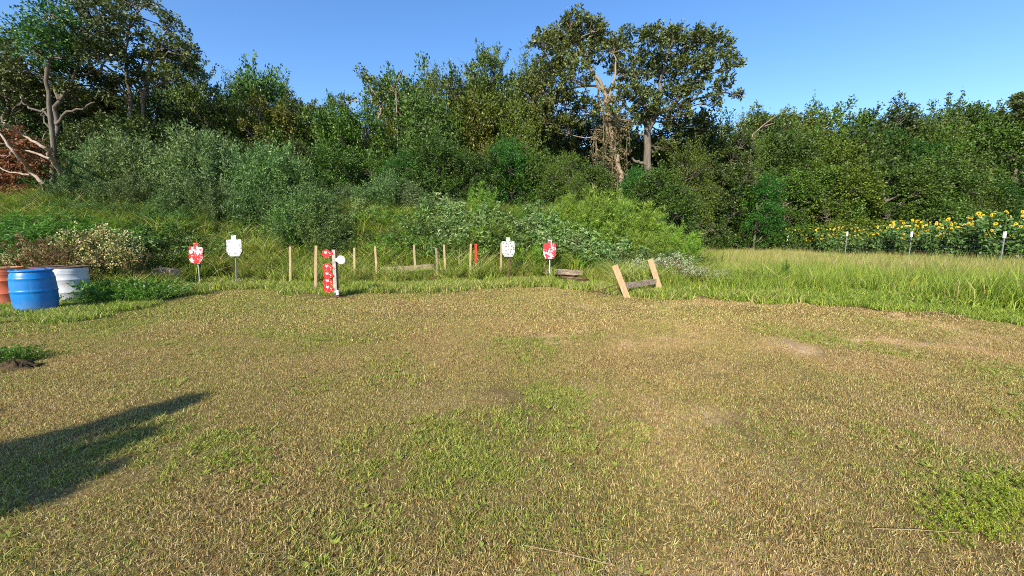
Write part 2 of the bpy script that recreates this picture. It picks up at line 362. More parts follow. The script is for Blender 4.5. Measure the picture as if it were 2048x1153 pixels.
# ------------------------------------------------------------------ grass patches scattered as stuff
rng = np.random.default_rng(5)
def unit(v): return v / np.maximum(np.linalg.norm(v, axis=-1, keepdims=True), 1e-9)
def blades(n, R, h, w, lean, rng, bend=.5, segs=2, flat=0.0):
    a = rng.random(n) * 2 * PI; r = R * np.sqrt(rng.random(n)); base = np.stack([r * np.cos(a), r * np.sin(a), np.zeros(n)], -1)
    H = h * (0.55 + .75 * rng.random(n)); az = rng.random(n) * 2 * PI; ln = lean * np.abs(rng.normal(0, 1, n))
    isflat = rng.random(n) < flat
    ln = np.where(isflat, 1.35, np.minimum(ln, 1.3)); H = np.where(isflat, H * 1.3, H)
    dz = np.cos(ln); dr = np.sin(ln); d = np.stack([np.cos(az) * dr, np.sin(az) * dr, dz], -1)
    az2 = rng.random(n) * 2 * PI; side = np.stack([np.cos(az2), np.sin(az2), np.zeros(n)], -1) * (w * (.6 + .8 * rng.random(n)))[:, None] / 2
    hz = np.stack([np.cos(az), np.sin(az), -0.3 * np.ones(n)], -1) * bend
    base[:, 2] += np.where(isflat, h * .35 * rng.random(n), -.004)
    p1 = base + d * (H * .55)[:, None]; p2 = base + d * H[:, None] + hz * (H * .35)[:, None]
    quad = np.stack([base - side, base + side, p1 + side * .8, p1 - side * .8], 1)
    tip = side * .12
    quad2 = np.stack([p1 - side * .8, p1 + side * .8, p2 + tip, p2 - tip], 1)
    V = np.stack([quad, quad2], 1).reshape(-1, 3); rr = rng.random(n); s = rng.random(n)
    return V, np.repeat(rr, 2), np.repeat(s, 2)
def patch(name, parts, mat):
    V = np.concatenate([p[0] for p in parts]); r = np.concatenate([p[1] for p in parts]); s = np.concatenate([p[2] for p in parts])
    me = raw_mesh(name, V, 4, {'r': r, 's': s}); me.materials.append(mat); return bpy.data.objects.new(name, me)
def scatter(name, variants, pts, rots, scl, idxs, dry, label, cat):
    """one stuff object: blade patches instanced on scattered points"""
    me = bpy.data.meshes.new(name); n = len(pts); me.vertices.add(n); me.vertices.foreach_set('co', np.ascontiguousarray(pts, dtype=np.float32).ravel())
    for k, t, v in (('rotz', 'FLOAT', rots), ('scl', 'FLOAT', scl), ('dry', 'FLOAT', dry), ('vi', 'INT', idxs)):
        a = me.attributes.new(k, t, 'POINT'); a.data.foreach_set('value', np.ascontiguousarray(v, dtype=np.float32 if t == 'FLOAT' else np.int32))
    me.update(); o = link(name, me); tag(o, label, cat, kind='stuff')
    src = bpy.data.collections.new(name + '_patches')
    for i, v in enumerate(variants): v.name = '%s_%02d' % (name, i); src.objects.link(v)
    g = bpy.data.node_groups.new(name, 'GeometryNodeTree')
    g.interface.new_socket('Geometry', in_out='INPUT', socket_type='NodeSocketGeometry'); g.interface.new_socket('Geometry', in_out='OUTPUT', socket_type='NodeSocketGeometry')
    N = g.nodes; L = g.links; gi = N.new('NodeGroupInput'); go = N.new('NodeGroupOutput')
    ci = N.new('GeometryNodeCollectionInfo'); ci.inputs['Collection'].default_value = src; ci.inputs['Separate Children'].default_value = True; ci.inputs['Reset Children'].default_value = True
    ip = N.new('GeometryNodeInstanceOnPoints'); ip.inputs['Pick Instance'].default_value = True
    def na(k, t='FLOAT'):
        a = N.new('GeometryNodeInputNamedAttribute'); a.data_type = t; a.inputs['Name'].default_value = k; return a.outputs['Attribute']
    cx = N.new('ShaderNodeCombineXYZ'); L.new(na('rotz'), cx.inputs[2])
    er = N.new('FunctionNodeEulerToRotation'); L.new(cx.outputs[0], er.inputs[0])
    mp = N.new('GeometryNodeMeshToPoints'); L.new(gi.outputs[0], mp.inputs[0])
    L.new(mp.outputs[0], ip.inputs['Points']); L.new(ci.outputs[0], ip.inputs['Instance']); L.new(na('vi', 'INT'), ip.inputs['Instance Index'])
    L.new(er.outputs[0], ip.inputs['Rotation']); L.new(na('scl'), ip.inputs['Scale']); L.new(ip.outputs[0], go.inputs[0])
    md = o.modifiers.new('scatter', 'NODES'); md.node_group = g; return o
def jgrid(x0, x1, y0, y1, d, rng):
    gx, gy = np.meshgrid(np.arange(x0, x1, d), np.arange(y0, y1, d)); gx = gx + (rng.random(gx.shape) - .5) * d * .9; gy = gy + (rng.random(gy.shape) - .5) * d * .9
    return gx.ravel(), gy.ravel()
# mown field: near variants fine, far variants coarser
mv = []
for i in range(5):   # stubble
    mv.append(patch('s', [blades(2100, .40, .024, .0032, .4, rng, .2, flat=.18), blades(700, .40, .030, .0034, .8, rng, .8, flat=.45)], M['mown']))
for i in range(3):   # greener, denser tufts
    tf = []
    for k in range(16):
        V, r, s = blades(60, .07, .045, .0048, .7, rng, .9); c = rng.random(2) * .6 - .3; V = V + np.array([c[0], c[1], 0]); tf.append((V, r, .25 + .75 * s))
    for k in range(5):
        m_ = 9; c = rng.random(2) * .6 - .3; aa = rng.random(m_) * 6.28; d_ = np.stack([np.cos(aa), np.sin(aa), .25 + .3 * rng.random(m_)], -1); s_ = np.stack([-np.sin(aa), np.cos(aa), 0 * aa], -1) * .007; l_ = (.02 + .02 * rng.random(m_))[:, None]
        b_ = np.array([c[0], c[1], .012]) + d_ * .006; V = np.stack([b_, b_ + d_ * l_ * .5 + s_, b_ + d_ * l_, b_ + d_ * l_ * .5 - s_], 1).reshape(-1, 3); tf.append((V, .2 + .5 * rng.random(m_), np.ones(m_) * 1.5))
    mv.append(patch('g', tf + [blades(1300, .40, .028, .0038, .5, rng, .4, flat=.3)], M['mown']))
for i in range(3):   # coarse, for farther off
    mv.append(patch('f', [blades(2600, .85, .034, .009, .5, rng, .4, flat=.3)], M['mown']))
gx, gy = jgrid(-11, 11, .2, 7.2, .36, rng); ok = (np.abs(gx) < 1.45 * gy + 1.6) & (edge_dist(gx, gy) < .4)
gx, gy = gx[ok], gy[ok]; b = bareness(gx, gy); ok = rng.random(len(gx)) > b * .62; gx, gy = gx[ok], gy[ok]
gr = greenness(gx, gy); vi = np.where(rng.random(len(gx)) < sst(.40, .75, gr), 5 + rng.integers(0, 3, len(gx)), rng.integers(0, 5, len(gx)))
fx, fy = jgrid(-26, 26, 6.8, 17, .75, rng); ok = (np.abs(fx) < 1.45 * fy + 1.6) & (edge_dist(fx, fy) < .35); fx, fy = fx[ok], fy[ok]
b2 = bareness(fx, fy); ok = rng.random(len(fx)) > b2 * .4; fx, fy = fx[ok], fy[ok]
ax = np.concatenate([gx, fx]); ay = np.concatenate([gy, fy]); av = np.concatenate([vi, 8 + rng.integers(0, 3, len(fx))])
dry = 1.03 - .95 * greenness(ax, ay)
scatter('mown_grass', mv, np.stack([ax, ay, hgt(ax, ay)], -1), rng.random(len(ax)) * 6.28, .8 + .4 * rng.random(len(ax)), av, dry,
        'close mown dry grass stubble with greener tufts covering the open field', 'grass')
# tall grass
tv = []
for i in range(4): tv.append(patch('t', [blades(360, .55, .55, .014, .28, rng, .6), blades(90, .5, .75, .012, .2, rng, .3)], M['tall']))
for i in range(3):   # arching berm tussocks
    tf = []
    for k in range(5):
        V, r, s = blades(60, .08, .80, .018, .42, rng, 1.0); c = rng.random(2) * .7 - .35; tf.append((V + np.array([c[0], c[1], 0]), r, s))
    tv.append(patch('u', tf + [blades(180, .5, .3, .018, .5, rng, .6)], M['tall']))
for i in range(3): tv.append(patch('l', [blades(650, .5, .17, .016, .5, rng, .6)], M['tall']))   # low lush
def place(gx, gy, vi, dry, scl, name, label):
    scatter(name, [v.copy() for v in tv], np.stack([gx, gy, hgt(gx, gy)], -1), rng.random(len(gx)) * 6.28, scl, vi, dry, label, 'grass')
# meadow on the right
gx, gy = jgrid(4, 34, 6, 44, .55, rng); e = edge_dist(gx, gy); ok = (e > .1) & ((gx > 7.5) | (gy - foot(gx) < .5)) & (gx < 26.5 ) & (gx < 1.5 * gy + 2) & ((gx > 8.5) | (gy < 15.5)); gx, gy, e = gx[ok], gy[ok], e[ok]
low = rng.random(len(gx)) < sst(3.0, .4, e)
vi = np.where(low, 7 + rng.integers(0, 3, len(gx)), rng.integers(0, 4, len(gx)))
d = .06 + .62 * sst(3.0, 9, e + 3 * (fbm(gx, gy, 3, 61) - .5)) * (.5 + fbm(gx, gy, 2, 63)) * .9
scl = np.where(low, .7 + .6 * sst(0, 2, e), .85 + .0 * sst(1, 8, e)) * (.6 + .6 * rng.random(len(gx)) * (.5 + fbm(gx, gy, 1.8, 66)))
place(gx, gy, vi, d, scl, 'meadow_grass', 'tall lime green meadow grass with tan seed heads between field and sunflowers')
# berm grass
gx, gy = jgrid(-30, 9.5, 7, 21, .50, rng); e = edge_dist(gx, gy); ok = (e > .12) & (gy - foot(gx) < 5.5) & (np.abs(gx) < 1.5 * gy + 2) & ((gx < 7.6) | (gy - foot(gx) > .4)); gx, gy, e = gx[ok], gy[ok], e[ok]
up = gy - foot(gx); ok = rng.random(len(gx)) > .55 * sst(.46, .66, fbm(gx, gy, 2.2, 55)) * (up > 1.5); gx, gy, e, up = gx[ok], gy[ok], e[ok], up[ok]
low = (rng.random(len(gx)) < sst(2.6, 1.3, e + .8 * (fbm(gx, gy, 1.2, 91) - .5)))
vi = np.where(low, 7 + rng.integers(0, 3, len(gx)), 4 + rng.integers(0, 3, len(gx)))
d = np.clip(.10 + .45 * (fbm(gx, gy, 1.6, 71) - .4) + .10 * sst(2, -1, up), .03, .8)
scl = np.where(low, .6 + .7 * rng.random(len(gx)), np.where(up < 0, .75, 1.1) * (.75 + .5 * rng.random(len(gx))))
nb = (gx < -6.5) & (gy < 10.5); vi = np.where(nb & (rng.random(len(gx)) < .8), 7 + rng.integers(0, 3, len(gx)), vi); scl = np.where(nb, .55 + .25 * rng.random(len(gx)), scl); fb = (gx < -8.6) & (gy < 8.7); scl = np.where(fb, .5 + .3 * rng.random(len(gx)), scl)
TBX = ((1.3, 2.9, 13.0, 14.9), (-5.2, -2.6, 13.2, 14.9), (-11.6, -10.8, 11.4, 12.2))
hide = np.zeros(len(gx), bool)
for x0, x1, y0, y1 in TBX: hide |= (gx > x0) & (gx < x1) & (gy > y0) & (gy < y1) & (rng.random(len(gx)) < .92)
hide |= (np.hypot(gx + 10.5, gy - 8.4) < .35) | (np.hypot(gx + 10.1, gy - 9.1) < .3); gx, gy, vi, d, scl = (q_[~hide] for q_ in (gx, gy, vi, d, scl))
place(gx, gy, vi, d, scl, 'berm_grass', 'long yellow green grass growing around the stakes and up the earth berm')

# ------------------------------------------------------------------ foliage generator
def leaves(anch, dirs, rng, k, L, ll, lw, spread=.25, dirmix=.6, droop=.15, up=.35, fold=.12):
    N = len(anch); t = rng.random((N, k)); rv = unit(rng.normal(0, 1, (N, k, 3)))
    base = anch[:, None] + dirs[:, None] * (t * L)[..., None] + rv * (spread * L * rng.random((N, k)))[..., None]
    ld = unit(dirs[:, None] * dirmix + unit(rng.normal(0, 1, (N, k, 3))) * (1 - dirmix) * 1.3 + np.array([0, 0, -droop]))
    nn = unit(rng.normal(0, 1, (N, k, 3)) * .75 + np.array([-.15, -.35, up]))
    sd_ = unit(np.cross(ld, nn)); nn = np.cross(sd_, ld); ln = ll * (.65 + .7 * rng.random((N, k)))[..., None]
    wd = lw * (.65 + .7 * rng.random((N, k)))[..., None] / 2
    a = base; bq = base + ld * ln * .42 + sd_ * wd + nn * wd * fold * 2; c = base + ld * ln; dq = base + ld * ln * .42 - sd_ * wd + nn * wd * fold * 2
    V = np.stack([a, bq, c, dq], 2).reshape(-1, 3)
    return V, rng.random(N * k), np.repeat(rng.random(N), k)
def cat(ls): return tuple(np.concatenate([l[i] for l in ls]) for i in range(3))
def leafmesh(name, L): return raw_mesh(name, L[0], 4, {'r': L[1], 'c': L[2]})
def blob_twigs(blobs, dens, rng, clump=.45, tw=6, inner=.72, upb=.35):
    """clump centres on the shells of ellipsoid blobs, several twigs round each"""
    A = []; D = []; Cs = []
    for bl in blobs:
        c = np.array(bl[:3]); r = np.array(bl[3:6]) if len(bl) >= 6 else np.array([bl[3]] * 3)
        area = 4 * PI * ((r[0] * r[1]) ** 1.6 / 3 + (r[0] * r[2]) ** 1.6 / 3 + (r[1] * r[2]) ** 1.6 / 3) ** (1 / 1.6)
        n = max(4, int(area * dens)); d = unit(rng.normal(0, 1, (n, 3))); d[:, 2] = np.where(d[:, 2] < -.5, -d[:, 2], d[:, 2]); d = unit(d)
        u = inner + (1 - inner) * rng.random(n) ** .6; u = u * (.85 + .3 * rng.random(n))
        cc = c + d * r * u[:, None]; Cs.append(cc)
        off = unit(rng.normal(0, 1, (n, tw, 3))); A.append((cc[:, None] + off * clump * .5 * rng.random((n, tw, 1))).reshape(-1, 3))
        D.append(unit(off * .8 + d[:, None] * .6 + np.array([0, 0, upb])).reshape(-1, 3))
    return np.concatenate(A), np.concatenate(D), Cs
def limb(a, b, r0, r1, rng, sag=.08, n=5):
    a = np.array(a, float); b = np.array(b, float); L = np.linalg.norm(b - a); pts = [a + (b - a) * t + (rng.normal(0, 1, 3) * sag * L * math.sin(PI * t) * .6) for t in np.linspace(0, 1, n)]
    return pts, list(np.linspace(r0, r1, n))
def branch_net(mb, top, blobs, Cs, rng, r0, twigs=10, n=5):
    for bl, cc in zip(blobs, Cs):
        c = np.array(bl[:3]); s = top(c)
        pts, rad = limb(s, c, r0 * .55, r0 * .22, rng); mb.tube(pts, rad, n)
        for q in cc[:: max(1, len(cc) // twigs)]:
            pts, rad = limb(c * .85 + s * .15, q, r0 * .18, .012, rng, .12, 4); mb.tube(pts, rad, 4)
def tree_proto(name, blobs, H, rng, mat, bark, dens, k, L, ll, lw, clump=.5, tw=6, trunk_r=.16, **kw):
    """returns a root with trunk, branches and crown, in local coordinates"""
    root = empty(name, (0, 0, 0)); mb = MB(); pts, rad = limb((0, 0, -.3), (rng.normal() * .3, rng.normal() * .3, H * .7), trunk_r, trunk_r * .4, rng, .04, 7)
    mb.tube(pts, rad, 8); tr = mb.build('trunk', bark, root)
    A, D, Cs = blob_twigs(blobs, dens, rng, clump, tw, upb=kw.get('upb', .35), inner=kw.get('inner', .72)); mb = MB()
    if kw.get('shoot'): A, D = shoots(A, D, blobs, kw['shoot'], kw.get('shl', 1.2), kw.get('shk', 7), rng, H)
    P_ = [np.array(p) for p in pts]
    branch_net(mb, lambda c: min(P_[1:], key=lambda p: abs(p[2] - (c[2] - 1.2))), blobs, Cs, rng, trunk_r, kw.get('nt', 8))
    mb.build('branches', bark, root)
    Lv = leaves(A, D, rng, k, L, ll, lw, kw.get('spread', .3), kw.get('dirmix', .6), kw.get('droop', .15))
    link('crown', leafmesh('crown', Lv), mat, root); return root
def shoots(A, D, blobs, n, L, k, rng, H):
    """long leafy shoots standing out of the crown"""
    a = []; d = []
    B = np.array([b[:4] for b in blobs]); w = np.clip((B[:, 2] / H), .2, 1) ** 2; w = w / w.sum()
    for i in range(n):
        b = B[rng.choice(len(B), p=w)]; v = unit(rng.normal(0, .55, 3) + np.array([0, 0, .9])); s = b[:3] + v * b[3] * .85; l = L * rng.uniform(.5, 1.2)
        t = rng.random(k); v2 = unit(v + np.array([0, 0, .3])); a.append(s + v2 * (t * l)[:, None]); d.append(unit(v2 + rng.normal(0, .5, (k, 3)) * (1 - .6 * t[:, None])))
    return np.concatenate([A] + a), np.concatenate([D] + d)
def rnd_blobs(n, R, z0, z1, rb, rng, taper=.6, squash=.8):
    o = []
    for i in range(n):
        z = z0 + (z1 - z0) * ((i + rng.random()) / n); w = R * (1 - taper * ((z - z0) / (z1 - z0)) ** 2.0)
        a = rng.random() * 2 * PI; q = w * math.sqrt(rng.random()); r = rb * (.5 + .75 * rng.random())
        o.append((q * math.cos(a), q * math.sin(a), z, r, r, r * squash))
    return o
rg = np.random.default_rng(11)
PROTO = {}
def proto(key, obj, H): PROTO[key] = [obj, H, False]; ALLCH[obj.name] = list(obj.children)
# name, height
def top_of(root):
    z = 0
    for ch in root.children:
        if ch.name.startswith(('crown', 'foliage', 'leaves')):
            v = np.empty(len(ch.data.vertices) * 3, dtype=np.float32); ch.data.vertices.foreach_get('co', v); z = np.percentile(v[2::3], 99.6)
    return float(z)
def reg(key, root): proto(key, root, top_of(root))
for i in range(2):
    reg('oak%d' % i, tree_proto('oak_tree', rnd_blobs(16, 3.0, 3.2, 9.6, 1.25, rg, .55), 9.5, rg, M['oak'], M['bark'], 1.9, 9, .42, .16, .095, .45, 7, shoot=50, shl=.8))
for i in range(3):
    bl = rnd_blobs(15, 2.5, 1.6, 9.0, 1.25, rg, .65, .85)
    reg('elm%d' % i, tree_proto('elm_tree', bl, 9.2, rg, M['elm'], M['bark'], 1.25, 13, .95, .125, .065, .45, 5, upb=.75, spread=.10, dirmix=.5, shoot=60, shl=1.2))
for i in range(2):
    bl = rnd_blobs(16, 2.6, .7, 6.4, 1.3, rg, .5, .8)
    reg('vine%d' % i, tree_proto('leafy_tree', bl, 6.5, rg, M['vine'], M['bark'], 2.1, 10, .6, .14, .09, .5, 6, shoot=25, shl=.8))
bl = rnd_blobs(18, 2.6, 1.2, 8.2, 1.2, rg, .6, 1.0)
reg('bright0', tree_proto('hackberry_tree', bl, 8, rg, M['bright'], M['bark'], 1.6, 11, .8, .15, .08, .5, 6, upb=.5, spread=.16, shoot=35, shl=1.0))
bl = rnd_blobs(9, 1.3, .4, 2.0, .7, rg, .5, .9)
reg('bush0', tree_proto('leafy_bush', bl, 2, rg, M['vine'], M['bark'], 4, 9, .38, .13, .09, .4, 6, trunk_r=.05))
bl = rnd_blobs(9, 1.2, .5, 2.3, .65, rg, .6, 1.0)
reg('bush1', tree_proto('twiggy_bush', bl, 2.2, rg, M['elm'], M['bark'], 3.5, 11, .55, .11, .06, .4, 5, trunk_r=.05, upb=.7, spread=.14))

# herbaceous plants: upright stems with leaves all the way up
def herb_proto(name, nst, R, H, rng, mat, k, ll, lw, fan=.35, L=.14, dm=.35, droop=.35, tips=None, tipn=0, stemr=.008, lo=.12, seg=9, tipmat=None, tipl=.05, ddz=.35):
    root = empty(name, (0, 0, 0)); mb = MB(); A = []; D = []; TA = []; TD = []
    for s in range(nst):
        a = rng.random() * 2 * PI; q = R * math.sqrt(rng.random()); h = H * (.55 + .45 * rng.random()) * (1 - .25 * (q / R) ** 2)
        b0 = np.array([q * math.cos(a) * .45, q * math.sin(a) * .45, -.05]); b1 = np.array([q * math.cos(a) * (1 + fan), q * math.sin(a) * (1 + fan), h])
        pts, rad = limb(b0, b1, stemr, stemr * .4, rng, .03, 4); mb.tube(pts, rad, 3, cap=False)
        nseg = max(3, int(seg * h)); tt = lo + (1 - lo) * rng.random(nseg); pa = np.array(pts)
        pos = np.stack([np.interp(tt, np.linspace(0, 1, 4), pa[:, i]) for i in range(3)], -1)
        dd = unit(np.stack([rng.normal(0, 1, nseg), rng.normal(0, 1, nseg), ddz + .3 * rng.normal(0, 1, nseg)], -1)); A.append(pos); D.append(dd)
        if tipn:
            TA.append(pa[-1] + rng.normal(0, .06, (tipn, 3))); TD.append(unit(rng.normal(0, .6, (tipn, 3)) + np.array([0, -.2, .7])))
    mb.build('stems', M['stem'], root)
    Lv = leaves(np.concatenate(A), np.concatenate(D), rng, k, L, ll, lw, .35, dm, droop)
    link('foliage', leafmesh('foliage', Lv), mat, root)
    if tipn:
        Lv = leaves(np.concatenate(TA), np.concatenate(TD), rng, 5, .08, tipl, tipl * .7, .5, .3, 0); link('flowers', leafmesh('flowers', Lv), tipmat, root)
    return root
for i in range(3):
    reg('rag%d' % i, herb_proto('giant_ragweed', 70, 1.1, 3.6, rg, M['rag'], 12, .14, .042, .34, .42, .6, .0, seg=9, ddz=1.1))
reg('lime0', herb_proto('feathery_weed', 46, .55, 1.8, rg, M['lime'], 9, .12, .014, .35, .12, .6, -.1, seg=16))
reg('lime1', herb_proto('feathery_weed', 60, .8, 1.5, rg, M['lime'], 9, .13, .016, .35, .12, .6, -.1, seg=16))
reg('pig0', herb_proto('pale_leafed_weed', 16, .35, 1.4, rg, M['pig'], 8, .12, .042, .7, .12, .5, .4, seg=12, stemr=.009))
reg('pig1', herb_proto('pale_leafed_weed', 22, .45, 1.3, rg, M['pig'], 8, .10, .036, .6, .10, .5, .35, seg=12, stemr=.008))
reg('weed0', herb_proto('green_weed', 30, .45, 1.3, rg, M['vine'], 8, .09, .03, .6, .10, .45, .3, seg=12))
reg('weed1', herb_proto('green_weed', 36, .55, 1.2, rg, M['rag'], 8, .09, .03, .6, .10, .45, .3, seg=13))
reg('snow0', herb_proto('white_flowering_weed', 46, .45, 1.3, rg, M['vine'], 7, .07, .026, .6, .08, .5, .1, seg=12, tipn=5, tipmat=M['white'], tipl=.042))
reg('snow1', herb_proto('white_flowering_weed', 50, .5, 1.4, rg, M['dryleaf'], 7, .055, .02, .5, .08, .5, .1, seg=12, tipn=5, tipmat=M['white'], tipl=.040))
reg('dryw0', herb_proto('dried_weed', 50, .5, 1.4, rg, M['dryleaf'], 6, .07, .02, .5, .08, .5, .1, seg=10))
reg('clump0', herb_proto('leafy_ground_weed', 60, .6, .42, rg, M['lime'], 7, .07, .024, .5, .07, .5, .1, seg=18, stemr=.004))

COUNT = {}
def put(key, x, y, H=None, z=None, name=None, label='', cat_='', group=None, tint=(1, 1, 1), rz=None, wid=1.0):
    """a plant of kind key at x,y, H metres tall"""
    root, h0, used = PROTO[key]
    if not used: o = root; PROTO[key][2] = True
    else: o = copy_tree(root)
    s = (H / h0) if H else 1.0
    z = zat(x, y) if z is None else z
    o.location = (float(x), float(y), z - .02); o.rotation_euler = (0, 0, random.random() * 6.28 if rz is None else rz); o.scale = (s * wid, s * wid, s)
    if name: o.name = name
    tag(o, label, cat_, group)
    for ch in o.children: ch.color = (*tint, 1)
    return o
def put_px(key, px, ytop, Yd, **kw):
    t = P(px, ytop, Yd); z0 = zat(t[0], Yd); kw.setdefault('z', z0); return put(key, t[0], Yd, H=t[2] - kw['z'], **kw)
# ------------------------------------------------------------------ hero trees, limbs and crowns laid out one by one
def hero(name, Yd, bx, limbs, blobs, mat, bark, label, cat_, dens=1.7, k=9, L=.34, ll=.17, lw=.10, clump=.5, tw=7, tint=(1, 1, 1), z=None, seed=1, extra=None, **kw):
    r = np.random.default_rng(seed); b = P(bx, 400, Yd); zb = zat(b[0], Yd) if z is None else z; org = np.array([b[0], Yd, zb])
    root = empty(name, org); tag(root, label, cat_)
    allp = []
    for i, (pl, r0, r1) in enumerate(limbs):
        pts = []
        for p in pl:
            pts.append((P(p[0], p[1], Yd + (p[2] if len(p) > 2 else 0)) - org) if p[1] is not None else np.array([0, 0, -.3]))
        if pl[0][1] is None and len(pts) > 1: pts[0] = np.array([P(pl[0][0], 400, Yd)[0] - org[0], 0, -.3])
        pa = np.array(pts); n = len(pa) * 3; t = np.linspace(0, len(pa) - 1, n); q_ = np.stack([np.interp(t, np.arange(len(pa)), pa[:, c]) for c in range(3)], -1)
        q_[1:-1] += r.normal(0, .05, (n - 2, 3)); mb = MB(); mb.tube(q_, list(np.linspace(r0, r1, n)), 8); mb.build('trunk' if i == 0 else 'limb', bark, root); allp += list(q_)
    bl = []
    for p in blobs:
        dy = p[3] if len(p) > 3 else r.normal() * .8; c = P(p[0], p[1], Yd + dy) - org; rr = p[2] * (Yd + dy) / FPX
        bl.append((c[0], c[1], c[2], rr, rr * 1.05, rr * (p[4] if len(p) > 4 else .85)))
    A, D, Cs = blob_twigs(bl, dens, r, clump, tw, upb=kw.get('upb', .35), inner=kw.get('inner', .35))
    mb = MB(); allp = np.array(allp)
    def near(c):
        ok = allp[allp[:, 2] < c[2] + .3]; ok = ok if len(ok) else allp
        return ok[np.argmin(((ok - c) ** 2).sum(1))]
    branch_net(mb, near, bl, Cs, r, kw.get('br', .10), kw.get('nt', 9))
    mb.build('branches', bark, root)
    Lv = leaves(A, D, r, k, L, ll, lw, kw.get('spread', .3), kw.get('dirmix', .6), kw.get('droop', .15)); cr = link('crown', leafmesh('crown', Lv), mat, root); cr.color = (*tint, 1)
    return root, org

oakA, _ = hero('oak_tree', 28, 1298, [([(1298, None), (1298, 360), (1293, 300), (1296, 250)], .30, .23), ([(1296, 262), (1315, 230), (1345, 215), (1375, 180), (1395, 150)], .20, .07),
    ([(1296, 250), (1318, 205), (1322, 160), (1335, 110)], .20, .07), ([(1294, 270), (1290, 210), (1268, 150), (1262, 110)], .19, .07), ([(1345, 215), (1400, 195), (1445, 185), (1478, 190)], .09, .03),
    ([(1370, 185), (1420, 150), (1460, 130)], .09, .03), ([(1297, 330), (1275, 325), (1262, 318)], .12, .07)],
    [(1345, 95, 34), (1395, 95, 34), (1440, 95, 26), (1300, 88, 34), (1255, 92, 28), (1420, 135, 34), (1462, 135, 20), (1370, 150, 36), (1320, 150, 34), (1275, 150, 36), (1400, 185, 28), (1345, 200, 32), (1300, 205, 30),
     (1425, 212, 18), (1476, 192, 8), (1450, 170, 18), (1355, 235, 26), (1395, 75, 16), (1350, 68, 18), (1262, 195, 26), (1250, 272, 20, .5), (1272, 236, 22, .5), (1312, 232, 20, -.5), (1330, 300, 24, 1), (1380, 250, 30, 2), (1410, 262, 26, 2), (1340, 270, 28, 2)],
    M['oak'], M['bark'], 'big spreading oak with an open crown and forked grey limbs reaching right', 'oak tree', seed=3, tint=(1.0, .98, 1.0), ll=.16, lw=.105, inner=.2, dens=1.7)
oakB, ob = hero('oak_tree', 26, 1243, [([(1243, None), (1241, 395), (1237, 340), (1228, 300), (1222, 262), (1216, 215)], .24, .17), ([(1226, 295), (1212, 265), (1205, 215), (1192, 165)], .13, .06),
    ([(1216, 215), (1205, 170), (1175, 130), (1150, 90)], .14, .05), ([(1216, 215), (1225, 170), (1232, 120)], .12, .05), ([(1210, 180), (1165, 165), (1110, 150)], .08, .03), ([(1237, 330), (1222, 290), (1208, 285)], .07, .03)],
    [(1140, 48, 22), (1128, 78, 34), (1165, 70, 32), (1100, 105, 34), (1145, 115, 40), (1190, 105, 32), (1100, 150, 38), (1150, 165, 38), (1075, 190, 36), (1120, 215, 38), (1225, 105, 26), (1235, 150, 24), (1165, 225, 30),
     (1085, 90, 20), (1080, 245, 36), (1130, 265, 32), (1242, 190, 18), (1187, 60, 20), (1250, 240, 18), (1228, 235, 14), (1212, 200, 14)],
    M['oak'], M['barkpale'], 'tall oak with a pale vine-hung trunk left of the spreading oak', 'oak tree', seed=4, ll=.155, lw=.10, tint=(1.1, 1.02, .95), dens=1.7)
# dry vines hanging on that trunk
r = np.random.default_rng(8); mb = MB(); A = []; D = []
for i in range(26):
    px = r.uniform(1186, 1262); y0 = r.uniform(215, 330); y1 = min(420, y0 + r.uniform(40, 130)); dy = r.uniform(-.7, .3)
    a = P(px, y0, 26 + dy) - ob; b = P(px + r.uniform(-5, 5), y1, 26 + dy) - ob
    pts, rad = limb(a, b, .014, .010, r, .015, 5); mb.tube(pts, rad, 3, cap=False)
    for t in r.random(9): A.append(a + (b - a) * t); D.append(unit(r.normal(0, 1, 3)))
for i in range(300):
    px = 1228 + r.normal() * 12; py = r.uniform(190, 385); A.append(P(px + (py - 300) * .06, py, 26 + r.uniform(-.45, .1)) - ob); D.append(unit(r.normal(0, 1, 3)))
mb.build('hanging_vine', M['barkpale'], oakB); link('vine_leaves', leafmesh('vine_leaves', leaves(np.array(A), np.array(D), r, 7, .35, .14, .08, .4)), M['dryvine'], oakB)

hero('oak_tree', 22, 268, [([(264, None), (264, 300), (262, 230), (256, 160), (254, 90), (262, 30)], .13, .05), ([(268, 300), (280, 240), (285, 200), (278, 150), (290, 110)], .10, .035), ([(284, 205), (298, 150), (304, 110), (322, 80)], .12, .05),
    ([(261, 215), (235, 160), (222, 140)], .07, .04), ([(256, 120), (240, 70), (225, 40)], .06, .03), ([(262, 40), (285, 15), (300, 5)], .05, .02)],
    [(265, 10, 24), (298, 10, 14), (245, 30, 22), (262, 55, 20), (335, 55, 18), (350, 70, 14), (365, 100, 16), (330, 95, 20), (305, 130, 24), (350, 130, 26), (378, 130, 16), (230, 75, 26), (225, 120, 26), (268, 150, 20), (300, 170, 24), (240, 180, 24),
     (275, 72, 7), (340, 165, 24), (375, 105, 14), (260, 230, 16), (250, 265, 16), (295, 262, 14)], M['oak'], M['bark'], 'slender forked oak with two pale trunks rising above the ragweed thicket', 'oak tree', seed=5, ll=.13, lw=.09, dens=2.6, tint=(.95, .93, .92))
